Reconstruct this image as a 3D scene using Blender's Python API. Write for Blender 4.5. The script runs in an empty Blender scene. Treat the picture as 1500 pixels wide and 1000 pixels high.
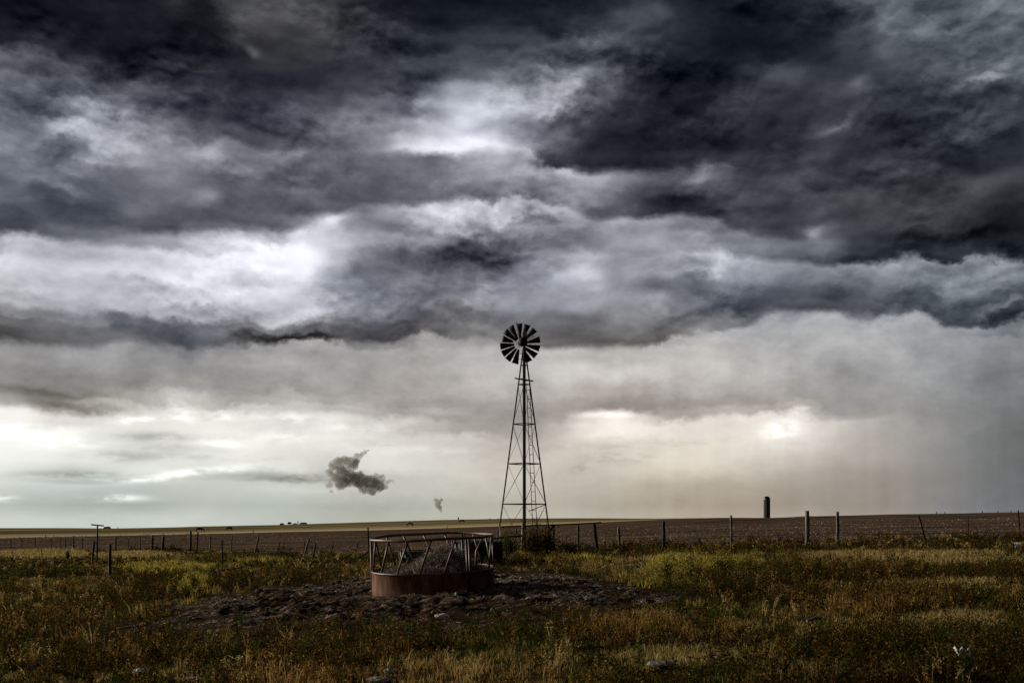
import bpy, bmesh, math, random
import numpy as np
from mathutils import Vector, Matrix

SC = bpy.context.scene
COL = SC.collection
random.seed(7)
RNG = np.random.default_rng(7)
EYE = 1.55          # eye height in metres
F = 1500.0          # focal length in pixels of the 1500 px wide photograph
HY = 757.0          # the row of eye level in the photograph

# ------------------------------------------------------------------ camera
cam_data = bpy.data.cameras.new('camera')
cam = bpy.data.objects.new('camera', cam_data)
COL.objects.link(cam)
cam.location = (0, 0, EYE)
cam.rotation_euler = (math.radians(90), 0, 0)
cam_data.sensor_width = 36
cam_data.lens = 36
cam_data.shift_y = (HY - 500) / 1500
cam_data.clip_start = 0.1
cam_data.clip_end = 20000
SC.camera = cam
SC.render.resolution_x = 1024
SC.render.resolution_y = 682
SC.view_settings.view_transform = 'Standard'
SC.view_settings.look = 'None'
SC.view_settings.exposure = 0.0
SC.view_settings.gamma = 1.0
SC.cycles.use_denoising = False
SC.cycles.max_bounces = 6
SC.cycles.volume_bounces = 1
SC.cycles.sample_clamp_indirect = 2.0
SC.cycles.sample_clamp_direct = 3.0

# ------------------------------------------------------------------ world
SUN_EL, SUN_AZ = 14.0, -65.0          # degrees; azimuth from the view direction, negative = left
SUN_STRENGTH = 4.7

# brightness of the storm clouds (0-255) by compass column and height row
SKY_ROWS = {
0:   [28,28,30,30,33,33,32,72,68,58,48,34,28,28,30,32,32,36,44,52,42,34,32,34,40,66,75,72,90,108,125],
30:  [27,27,28,29,29,30,31,74,78,64,52,44,34,32,34,36,40,46,70,84,46,32,31,33,38,72,88,92,98,104,110],
65:  [42,36,33,32,31,31,32,62,50,66,66,64,58,58,56,60,62,90,88,66,42,30,30,32,38,64,98,78,84,98,96],
85:  [110,62,46,42,44,46,40,42,64,52,74,72,70,66,78,92,66,110,72,62,38,29,30,34,40,52,84,84,74,72,84],
110: [118,82,72,68,64,58,54,46,46,44,56,60,60,70,100,130,110,130,64,40,34,32,54,72,52,56,68,82,74,118,100],
135: [90,82,64,58,90,76,60,50,52,62,80,76,72,130,175,160,180,105,44,34,32,30,50,52,60,80,52,50,56,76,64],
160: [100,86,130,125,100,70,64,60,60,70,100,115,110,170,195,215,190,70,44,38,34,42,44,48,60,58,46,50,66,80,62],
190: [120,130,205,215,180,105,88,78,74,96,112,128,160,195,232,150,120,58,42,36,34,38,48,52,78,62,50,62,88,66,52],
215: [120,120,130,185,165,125,135,85,75,95,85,130,195,232,215,200,95,52,42,40,42,44,50,70,70,52,50,72,58,46,56],
240: [92,98,100,120,130,140,110,125,108,80,86,110,120,115,160,175,100,62,52,54,56,62,56,60,56,58,60,58,46,44,56],
265: [84,110,92,84,88,125,100,95,78,84,84,92,108,125,140,168,150,165,120,88,88,112,60,60,62,60,66,64,66,78,64],
285: [125,90,86,86,100,112,132,84,100,105,88,88,110,120,125,128,158,150,105,76,72,64,54,60,84,90,72,50,68,58,48],
310: [90,86,84,84,100,94,88,90,90,92,105,92,165,180,185,190,195,115,120,72,72,78,72,66,80,78,82,80,60,50,42],
335: [82,78,90,80,82,96,118,120,135,195,215,115,120,170,145,115,115,130,130,160,110,108,125,80,130,78,78,56,50,44,44],
355: [150,190,150,140,130,150,195,180,225,245,185,155,160,130,92,110,105,110,160,165,165,140,128,110,120,72,58,46,42,42,42],
378: [215,215,170,195,210,222,240,244,246,245,165,105,88,88,92,100,110,190,155,150,120,205,155,115,98,74,66,62,68,80,72],
398: [205,205,205,220,225,232,240,240,240,232,140,105,100,90,92,110,150,215,140,130,120,165,150,130,115,105,120,105,100,120,130],
420: [195,195,190,180,185,215,230,210,205,200,150,115,110,100,100,150,130,185,140,100,100,120,135,110,90,92,120,115,125,120,95],
445: [170,175,170,185,205,215,200,200,225,190,115,105,105,125,155,140,140,165,150,160,160,105,80,70,78,85,115,95,75,80,75],
468: [130,125,130,140,125,105,120,165,200,130,100,95,95,110,110,115,110,115,150,130,125,150,150,150,158,160,112,150,150,84,85],
490: [95,90,110,110,95,90,110,130,120,110,95,90,95,115,135,130,105,107,125,125,135,160,168,168,165,165,165,155,150,145,115],
503: [120,115,110,130,115,92,105,100,80,90,115,120,130,150,150,150,115,115,115,120,165,175,170,165,165,165,165,155,145,140,115],
520: [150,150,148,150,140,140,140,145,155,160,160,158,160,165,165,165,165,165,165,175,180,185,178,180,170,160,165,155,145,138,120],
545: [135,140,140,135,135,130,140,135,145,150,150,150,160,165,165,175,185,195,195,195,192,192,185,175,165,150,160,160,140,132,118],
572: [140,125,120,120,150,165,160,140,150,150,155,160,165,170,175,175,180,180,175,170,172,172,170,165,160,145,155,150,138,130,115],
592: [185,170,150,195,205,215,200,165,180,190,150,150,155,160,160,165,165,170,165,165,160,165,165,165,160,150,155,155,140,130,115],
605: [225,205,160,165,205,225,230,215,215,200,190,170,165,160,155,155,155,190,225,220,180,205,190,205,195,175,165,155,140,130,115],
625: [240,245,245,240,235,230,232,225,225,215,225,200,185,165,155,155,165,215,240,235,225,225,230,242,210,185,170,158,143,130,112],
655: [245,245,235,215,205,215,225,235,230,225,220,225,215,200,185,180,185,210,215,215,225,228,225,215,195,178,168,155,140,128,112],
680: [232,228,225,225,220,228,225,225,215,215,205,215,215,205,200,190,190,190,195,205,212,208,200,188,175,165,158,148,138,126,112],
695: [220,205,180,190,225,225,200,180,170,175,185,195,200,200,200,190,188,185,195,195,195,190,182,170,160,152,148,142,135,126,112],
715: [205,195,192,190,188,190,195,200,205,205,200,190,195,195,190,185,185,180,178,172,168,165,160,155,150,145,142,138,132,125,115],
740: [185,178,172,170,172,180,185,185,185,180,175,172,178,180,178,175,172,168,165,160,155,152,150,145,143,142,140,138,132,127,120],
760: [205,205,200,200,200,200,198,195,190,185,182,180,180,180,180,182,182,180,175,170,168,165,160,158,155,152,150,148,142,138,132],
}
# colour casts: (column, row, red offset, green offset, blue offset)
SKY_TINTS = [
 (100,50,-2,0,5),(400,40,0,0,2),(750,40,-3,1,6),(1100,60,-3,0,5),(1450,20,-6,2,5),(1450,150,-4,0,6),
 (100,180,-3,0,9),(400,180,-2,0,8),(700,180,-3,0,10),(1000,180,-1,0,5),(1250,200,-2,0,4),
 (100,300,-3,0,8),(330,240,-1,0,6),(430,270,0,0,6),(750,260,0,0,5),(550,300,-2,0,8),(900,290,0,0,7),(1400,320,-2,0,2),
 (200,400,-2,0,6),(500,420,-3,0,9),(800,420,-3,0,9),(1100,420,-4,0,9),(1400,420,-6,0,7),
 (250,470,-3,0,9),(100,530,1,0,1),(400,540,2,0,-1),(700,560,4,0,-3),(1000,540,4,0,-4),(1300,540,0,0,1),(1480,560,-3,1,3),
 (100,590,6,0,-8),(300,610,4,0,-8),(600,600,6,0,-5),(900,620,6,0,-9),(1200,640,6,0,-8),(1450,660,-2,1,2),
 (60,660,0,1,-3),(250,670,0,1,-4),(550,690,2,0,-7),(750,690,7,0,-9),(1000,690,11,1,-16),(1250,700,6,0,-8),
 (150,735,-10,3,-2),(50,715,-4,3,-4),(400,735,-5,3,-6),(600,735,-1,2,-8),(800,740,6,1,-13),(1000,735,11,0,-16),(1130,738,12,1,-14),(1250,740,8,0,-10),(1450,740,-2,0,4),
 (150,770,1,3,-8),(700,770,2,2,-12),
]
# edges of the cloud banks: (column, row, strength), dark above and bright below when positive
SKY_EDGES = [
 [(0,350,25),(60,348,30),(120,352,20),(200,345,15),(280,338,25),(340,340,35),(400,345,35),(440,330,30),(500,318,25),(540,298,15),(600,302,26),(660,300,26),(720,300,20),(800,298,15),(860,318,25),(900,322,25),(950,318,35),(1000,314,35),(1060,318,20),(1100,345,22),(1180,345,25),(1220,350,8),(1300,350,0),(1500,350,0)],
 [(0,215,0),(240,205,0),(300,190,12),(340,205,16),(400,222,22),(450,216,8),(500,222,0),(550,224,-8),(590,222,-30),(640,228,-40),(680,222,-30),(720,215,-12),(750,212,8),(775,212,20),(800,245,32),(850,258,40),(900,255,36),(950,250,25),(1000,238,8),(1080,230,0),(1500,230,0)],
 [(0,370,0),(800,368,0),(900,370,10),(1000,372,15),(1060,366,32),(1100,379,30),(1150,382,30),(1200,388,40),(1260,388,40),(1330,385,40),(1400,378,35),(1460,375,35),(1500,378,35)],
 [(0,500,25),(60,505,20),(120,508,25),(200,505,25),(280,508,25),(350,510,30),(420,508,40),(480,500,30),(540,500,30),(620,497,25),(680,500,8),(740,505,14),(800,512,30),(850,508,30),(900,502,25),(960,505,35),(1000,490,25),(1060,480,25),(1110,462,35),(1150,455,35),(1200,460,25),(1250,450,20),(1290,468,35),(1340,458,25),(1400,468,30),(1440,474,35),(1500,462,30)],
 [(0,600,20),(60,606,26),(110,611,28),(160,603,24),(200,598,18),(240,592,4),(300,596,0),(340,604,10),(400,606,0),(480,604,10),(560,610,8),(640,616,8),(760,616,0),(820,612,4),(860,602,20),(900,600,25),(960,602,20),(1000,612,14),(1060,606,12),(1120,608,14),(1200,602,8),(1300,600,0),(1500,600,0)],
 [(0,330,0),(440,345,0),(490,335,-20),(510,328,-28),(540,318,-15),(600,330,-20),(650,345,-26),(700,340,-20),(760,335,-14),(800,345,0),(1050,355,0),(1070,362,0),(1500,362,0)],
 [(0,700,0),(40,706,10),(90,708,16),(160,709,10),(230,706,4),(330,702,6),(380,703,14),(430,703,18),(470,702,10),(520,700,0),(1500,700,0)],
]
# small clouds and gaps too fine for the table: column, row, half width, half height, tilt(deg), change
SKY_BLOBS = [
 (176,729,32,4.5,0,46),(6,729,14,4,0,42),(1140,630,26,9,8,30),(372,80,9,9,30,40),(425,503,75,6,0,-42),
 (853,686,13,5,15,-26),(910,672,42,7,0,-16),(1199,336,10,8,0,55),(110,695,60,5,0,-30),(430,697,110,5,0,-24),(290,690,90,5,8,18),
 (610,135,34,14,32,-42),(768,128,14,18,60,-40),(1035,258,26,9,25,46),(905,380,60,9,0,-18),(1262,122,9,16,-30,30),(812,163,10,16,-20,50),
 (1225,180,22,6,25,36),(1433,107,30,8,-12,40),(70,272,36,7,-12,26),(1475,440,24,7,25,40),(300,288,24,6,-8,26),
 (205,613,30,5,8,34),(268,606,16,9,0,28),(330,606,24,10,0,22),(425,613,34,8,0,20),(300,646,38,9,8,16),(230,640,75,6,0,-24),(190,667,70,7,0,-20),
 (150,702,60,2.6,0,26),(310,691,64,5,4,22),(110,596,95,8,-6,-26),(50,572,70,4,0,-22),(520,592,30,8,0,16),(640,602,34,7,0,14),(990,455,14,7,0,26),(470,380,22,30,-30,14),(890,606,60,6,0,22),
 (700,185,40,9,20,-34),(640,172,30,9,-20,-24),(760,170,22,12,30,-26),(330,372,60,8,0,-18),(150,385,80,8,0,-20),(240,415,60,7,0,-16),(60,632,80,10,0,16),(255,655,60,5,0,-18),(120,650,70,7,0,14),(420,640,60,8,0,12),(520,628,40,7,0,16),(600,625,34,6,0,12),(900,640,50,7,0,10),(1000,650,60,6,0,-10),(870,655,60,6,0,-10),(345,668,60,5,0,-14),(330,650,22,6,0,18),(220,702,40,4,6,20),(365,697,30,3,4,16),(700,640,40,6,0,10),(640,660,80,5,0,8),(560,650,70,4,0,-10),(855,62,30,8,-10,24),(590,216,30,5,0,26),(700,205,60,8,-14,22),(1000,300,90,10,-14,-22),(700,372,90,18,-8,-18),(870,470,60,8,-6,-16),(1130,450,90,7,-8,-20),(1410,460,80,7,-8,-24),
]

def build_world():
    w = bpy.data.worlds.new('World')
    SC.world = w
    w.use_nodes = True
    nt = w.node_tree
    nt.nodes.clear()
    L = nt.links.new
    def node(t, **kw):
        n = nt.nodes.new(t)
        for k, v in kw.items():
            setattr(n, k, v)
        return n
    def put(sock, v):
        if hasattr(v, 'is_linked') or isinstance(v, bpy.types.NodeSocket):
            L(v, sock)
        else:
            sock.default_value = v
    def M(op, a, b=None, c=None, clamp=False):
        n = node('ShaderNodeMath', operation=op, use_clamp=clamp)
        put(n.inputs[0], a)
        if b is not None: put(n.inputs[1], b)
        if c is not None: put(n.inputs[2], c)
        return n.outputs[0]
    def mix(f, a, b):
        n = node('ShaderNodeMix', data_type='RGBA')
        put(n.inputs[0], f); put(n.inputs[6], a); put(n.inputs[7], b)
        return n.outputs[2]
    def sstep(v, lo, hi):
        n = node('ShaderNodeMapRange', interpolation_type='SMOOTHSTEP')
        put(n.inputs[0], v); n.inputs[1].default_value = lo; n.inputs[2].default_value = hi
        n.inputs[3].default_value = 0; n.inputs[4].default_value = 1
        return n.outputs[0]
    tc = node('ShaderNodeTexCoord')
    sp = node('ShaderNodeSeparateXYZ')
    L(tc.outputs['Generated'], sp.inputs[0])
    x, y, z = sp.outputs
    az = M('ARCTAN2', x, y)
    hyp = M('MAXIMUM', M('SQRT', M('ADD', M('MULTIPLY', x, x), M('MULTIPLY', y, y))), 0.02)
    u0 = M('MULTIPLY', az, 1500.0)
    v0 = M('MULTIPLY', M('DIVIDE', z, hyp), 1500.0)
    def noise(scale, detail, rough, sx, sy, off=0.0, lac=2.0):
        cb = node('ShaderNodeCombineXYZ')
        L(M('MULTIPLY', u0, sx / 1000), cb.inputs[0]); L(M('MULTIPLY', v0, sy / 1000), cb.inputs[1]); cb.inputs[2].default_value = off
        n = node('ShaderNodeTexNoise', noise_dimensions='3D')
        n.inputs['Scale'].default_value = scale; n.inputs['Detail'].default_value = detail
        n.inputs['Roughness'].default_value = rough; n.inputs['Lacunarity'].default_value = lac
        L(cb.outputs[0], n.inputs['Vector'])
        return n
    nw = noise(9.5, 9, 0.60, 1.0, 1.25, 3.1)
    nm = noise(4.0, 3, 0.5, 1.0, 1.5, 41.0)
    ns = node('ShaderNodeSeparateColor'); L(nw.outputs['Color'], ns.inputs[0])
    amp = M('ADD', M('MULTIPLY', sstep(v0, 5, 190), 0.74), 0.26)
    amp = M('MULTIPLY', amp, M('ADD', M('MULTIPLY', sstep(nm.outputs[0], .38, .62), 1.1), 0.45))
    u = M('ADD', u0, M('MULTIPLY', M('MULTIPLY', M('SUBTRACT', ns.outputs[0], 0.5), 118.0), amp))
    v = M('ADD', v0, M('MULTIPLY', M('MULTIPLY', M('SUBTRACT', ns.outputs[1], 0.5), 84.0), amp))
    # table -> ramps along the compass, blended by height
    ys = sorted(SKY_ROWS)
    G = np.array([SKY_ROWS[k] for k in ys], float)
    T = np.array(SKY_TINTS, float)
    for i_, y_ in enumerate(ys):   # the rain curtain at the right edge
        if y_ >= 590:
            G[i_, 26:] *= np.array([.985, .965, .945, .93, .92]); G[i_, 17:23] -= 7 * (y_ < 670)
    def rgb(X, Y):
        X = min(max(X, 0), 1500); Y = min(max(Y, 0), 760)
        col = np.array([np.interp(X, np.arange(31) * 50.0, G[i]) for i in range(len(ys))])
        g = np.interp(Y, ys, col)
        d2 = ((T[:, 0] - X) / 140) ** 2 + ((T[:, 1] - Y) / 60) ** 2 + 0.45
        wt = 1 / d2 ** 1.6
        off = (T[:, 2:5] * wt[:, None]).sum(0) / wt.sum()
        return np.clip((g + off * (1.3 if Y < 500 else 1.1)), 3, 255) / 255
    NS, A0 = 32, math.radians(27.5)
    fac = M('DIVIDE', M('ADD', u, A0 * 1500), 2 * A0 * 1500, clamp=True)
    vs = [HY - Y for Y in reversed(ys)]
    cur = None
    for i, vv in enumerate(vs):
        rp = node('ShaderNodeValToRGB')
        rp.color_ramp.interpolation = 'EASE' if vv > 130 else 'CARDINAL'
        el = rp.color_ramp.elements
        while len(el) < NS:
            el.new(0.5)
        for k in range(NS):
            a = -A0 + 2 * A0 * k / (NS - 1)
            el[k].position = k / (NS - 1)
            c = rgb(750 + F * math.tan(a), HY - vv / math.cos(a))
            el[k].color = (c[0], c[1], c[2], 1)
        L(fac, rp.inputs[0])
        if cur is None:
            cur = rp.outputs[0]
        else:
            n = node('ShaderNodeMapRange'); L(v, n.inputs[0])
            lo, hi = vs[i - 1], vv
            if vv > 130:
                n.interpolation_type = 'SMOOTHSTEP'; lo, hi = lo + .12 * (vv - lo), hi - .12 * (hi - lo)
            n.inputs[1].default_value = lo; n.inputs[2].default_value = hi
            cur = mix(n.outputs[0], cur, rp.outputs[0])
    n2 = noise(26.0, 5, 0.6, 1.0, 1.5, 17.3)
    n3 = noise(20.0, 6, 0.62, 1.0, 3.2, 27.3)
    torn = M('MULTIPLY', sstep(n3.outputs[0], .36, .60), 1.7)
    # small clouds and gaps
    add = None
    for (X, Y, rx, ry, tilt, dl) in SKY_BLOBS:
        a = math.atan((X - 750) / F); vb = (HY - Y) * math.cos(a); t = math.radians(tilt)
        du = M('SUBTRACT', u if Y < 600 else u0, a * 1500); dv = M('SUBTRACT', v if Y < 600 else M('ADD', M('MULTIPLY', v, .35), M('MULTIPLY', v0, .65)), vb)
        p = M('ADD', M('MULTIPLY', du, math.cos(t) / rx), M('MULTIPLY', dv, math.sin(t) / rx))
        q = M('ADD', M('MULTIPLY', du, -math.sin(t) / ry), M('MULTIPLY', dv, math.cos(t) / ry))
        r2 = M('ADD', M('MULTIPLY', p, p), M('MULTIPLY', q, q))
        g = M('MULTIPLY', M('EXPONENT', M('MULTIPLY', r2, -0.9)), dl / 255)
        if Y >= 600: g = M('MULTIPLY', g, torn)
        add = g if add is None else M('ADD', add, g)
    for ci, curve in enumerate(SKY_EDGES):
        C = np.array(curve, float)
        rp = node('ShaderNodeValToRGB'); rp.color_ramp.interpolation = 'LINEAR'
        el = rp.color_ramp.elements
        while len(el) < NS: el.new(.5)
        for k_ in range(NS):
            a = -A0 + 2 * A0 * k_ / (NS - 1); X = min(max(750 + F * math.tan(a), 0), 1500)
            el[k_].position = k_ / (NS - 1)
            el[k_].color = ((HY - np.interp(X, C[:, 0], C[:, 1])) * math.cos(a) / 800, .5 + np.interp(X, C[:, 0], C[:, 2]) / 100, 0, 1)
        L(fac, rp.inputs[0])
        sc = node('ShaderNodeSeparateColor'); L(rp.outputs[0], sc.inputs[0])
        t = M('SUBTRACT', M('ADD', M('MULTIPLY', v, .72), M('MULTIPLY', v0, .28)), M('MULTIPLY', sc.outputs[0], 800))
        sg = node('ShaderNodeMapRange'); L(t, sg.inputs[0])
        wd = 2.5 if ci == 6 else 5.0
        sg.inputs[1].default_value = -wd; sg.inputs[2].default_value = wd; sg.inputs[3].default_value = 1; sg.inputs[4].default_value = -1
        f = M('EXPONENT', M('MULTIPLY', M('ABSOLUTE', t), -1 / (9.0 if ci == 6 else 24.0)))
        amp_ = M('MULTIPLY', M('SUBTRACT', sc.outputs[1], .5), 100 / 255 * .95)
        add = M('ADD', add, M('MULTIPLY', M('MULTIPLY', sg.outputs[0], f), amp_))
    # wisps
    n1 = noise(10.0, 9, 0.62, 1.0, 1.55, 9.7)
    lum = node('ShaderNodeRGBToBW'); L(cur, lum.inputs[0])
    lv = lum.outputs[0]
    k = M('MULTIPLY', M('MULTIPLY', lv, M('SUBTRACT', 1.12, lv)), M('ADD', M('MULTIPLY', sstep(v0, 40, 210), 0.8), 0.2))
    det = M('MULTIPLY', M('ADD', M('SUBTRACT', n1.outputs[0], 0.5), M('MULTIPLY', M('SUBTRACT', n2.outputs[0], 0.5), 0.4)), M('MULTIPLY', k, 1.0))
    def relief(scale, detail, rough, dv, off, sy):
        a = noise(scale, detail, rough, 1.0, sy, off)
        cb2 = node('ShaderNodeCombineXYZ')
        L(M('MULTIPLY', M('SUBTRACT', u0, dv * .35), .001), cb2.inputs[0]); L(M('MULTIPLY', M('ADD', v0, dv), sy / 1000), cb2.inputs[1]); cb2.inputs[2].default_value = off
        b = node('ShaderNodeTexNoise', noise_dimensions='3D')
        for nm_ in ('Scale', 'Detail', 'Roughness', 'Lacunarity'): b.inputs[nm_].default_value = a.inputs[nm_].default_value
        L(cb2.outputs[0], b.inputs['Vector'])
        return M('SUBTRACT', sstep(a.outputs[0], .36, .62), sstep(b.outputs[0], .36, .62))
    rl = M('ADD', M('MULTIPLY', relief(5.2, 8, .54, 22, 63.0, 1.45), .70), M('MULTIPLY', relief(15.0, 7, .55, 8, 77.0, 1.7), .20))
    def puff(dv):
        cb3 = node('ShaderNodeCombineXYZ')
        L(M('MULTIPLY', M('SUBTRACT', M('ADD', M('MULTIPLY', u, .5), M('MULTIPLY', u0, .5)), dv * .3), .001), cb3.inputs[0])
        L(M('MULTIPLY', M('ADD', M('ADD', M('MULTIPLY', v, .5), M('MULTIPLY', v0, .5)), dv), .0017), cb3.inputs[1]); cb3.inputs[2].default_value = 5.5
        vo = node('ShaderNodeTexVoronoi', voronoi_dimensions='3D', feature='F1')
        vo.inputs['Scale'].default_value = 13.0; vo.inputs['Detail'].default_value = 3; vo.inputs['Roughness'].default_value = .55
        L(cb3.outputs[0], vo.inputs['Vector'])
        return vo.outputs['Distance']
    rl = M('ADD', rl, M('MULTIPLY', M('SUBTRACT', puff(9), puff(0)), .55))
    rw = M('MULTIPLY', M('ADD', M('MULTIPLY', M('MULTIPLY', lv, M('SUBTRACT', 1.15, lv)), .75), .035), M('ADD', M('MULTIPLY', sstep(v0, 225, 300), .85), .15))
    rw = M('MULTIPLY', rw, M('ADD', M('MULTIPLY', sstep(nm.outputs[0], .40, .60), .9), .25))
    det = M('ADD', det, M('MULTIPLY', rl, rw))
    st = noise(34.0, 3, .5, 1.0, .05, 88.0)
    rain = M('MULTIPLY', M('MULTIPLY', M('SUBTRACT', st.outputs[0], .5), .075), M('MULTIPLY', M('SUBTRACT', 1.0, sstep(v0, 190, 290)), sstep(u0, -120, 150)))
    det = M('ADD', det, rain)
    tot = M('ADD', det, add)
    cb = node('ShaderNodeCombineXYZ')
    for i in range(3): L(tot, cb.inputs[i])
    va = node('ShaderNodeVectorMath', operation='ADD'); L(cur, va.inputs[0]); L(cb.outputs[0], va.inputs[1])
    # the rest of the overcast, beyond the storm front
    gl = M('ADD', M('MULTIPLY', M('SUBTRACT', n1.outputs[0], 0.5), 0.5), 0.27)
    gl = M('ADD', gl, M('MULTIPLY', x, -0.10))
    gc = node('ShaderNodeCombineXYZ')
    L(M('MULTIPLY', gl, 0.97), gc.inputs[0]); L(M('MULTIPLY', gl, 0.98), gc.inputs[1]); L(M('MULTIPLY', gl, 1.05), gc.inputs[2])
    side = sstep(M('ABSOLUTE', u0), 720, 1150)
    high = sstep(v0, 800, 1500)
    allc = mix(M('MAXIMUM', side, high), va.outputs[0], gc.outputs[0])
    gm = node('ShaderNodeGamma'); gm.inputs[1].default_value = 2.2
    L(allc, gm.inputs[0])
    sky = node('ShaderNodeTexSky', sky_type='NISHITA')
    sky.sun_disc = False
    sky.sun_elevation = math.radians(SUN_EL)
    sky.sun_rotation = math.radians(SUN_AZ)
    gap = M('MULTIPLY', sstep(lv, 0.75, 1.0), 0.006)
    vm = node('ShaderNodeVectorMath', operation='SCALE'); L(sky.outputs[0], vm.inputs[0]); L(gap, vm.inputs['Scale'])
    v2 = node('ShaderNodeVectorMath', operation='ADD'); L(gm.outputs[0], v2.inputs[0]); L(vm.outputs[0], v2.inputs[1])
    bg = node('ShaderNodeBackground'); L(v2.outputs[0], bg.inputs[0]); bg.inputs[1].default_value = 1.0
    out = node('ShaderNodeOutputWorld'); L(bg.outputs[0], out.inputs[0])
    w.cycles.sampling_method = 'MANUAL'
    w.cycles.sample_map_resolution = 512
build_world()

sun_d = bpy.data.lights.new('sun', 'SUN')
sun_d.energy = SUN_STRENGTH
sun_d.angle = math.radians(10)
sun_d.color = (1.0, 0.90, 0.74)
sun = bpy.data.objects.new('sun', sun_d)
COL.objects.link(sun)
_el, _az = math.radians(SUN_EL), math.radians(SUN_AZ)
_dir = Vector((math.sin(_az) * math.cos(_el), math.cos(_az) * math.cos(_el), math.sin(_el)))
sun.rotation_euler = _dir.to_track_quat('Z', 'Y').to_euler()
sun.location = (-30, 10, 30)

# ------------------------------------------------------------------ helpers
def tag(o, label=None, cat=None, group=None, kind=None):
    if label: o['label'] = label
    if cat: o['category'] = cat
    if group: o['group'] = group
    if kind: o['kind'] = kind
    return o

def empty(name, loc):
    o = bpy.data.objects.new(name, None)
    COL.objects.link(o)
    o.location = loc
    o.empty_display_size = 0.3
    return o

def mesh_np(name, V, faces_list, mats, parent=None, loc=None, attr=None, smooth=False):
    """faces_list: list of index arrays (n,k)"""
    me = bpy.data.meshes.new(name)
    V = np.asarray(V, np.float32)
    me.vertices.add(len(V)); me.vertices.foreach_set('co', V.ravel())
    idx = np.concatenate([f.ravel() for f in faces_list]).astype(np.int32)
    tot = np.concatenate([np.full(len(f), f.shape[1], np.int32) for f in faces_list])
    st = np.concatenate([[0], np.cumsum(tot)[:-1]]).astype(np.int32)
    me.loops.add(len(idx)); me.loops.foreach_set('vertex_index', idx)
    me.polygons.add(len(tot)); me.polygons.foreach_set('loop_start', st); me.polygons.foreach_set('loop_total', tot)
    if smooth: me.polygons.foreach_set('use_smooth', np.ones(len(tot), bool))
    if attr is not None:
        a = me.attributes.new('rnd', 'FLOAT', 'POINT'); a.data.foreach_set('value', np.asarray(attr, np.float32))
    me.update(calc_edges=True)
    me.validate()
    if not isinstance(mats, (list, tuple)): mats = [mats]
    for m in mats: me.materials.append(m)
    o = bpy.data.objects.new(name, me)
    COL.objects.link(o)
    if parent: o.parent = parent
    if loc is not None: o.location = loc
    return o

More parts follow.
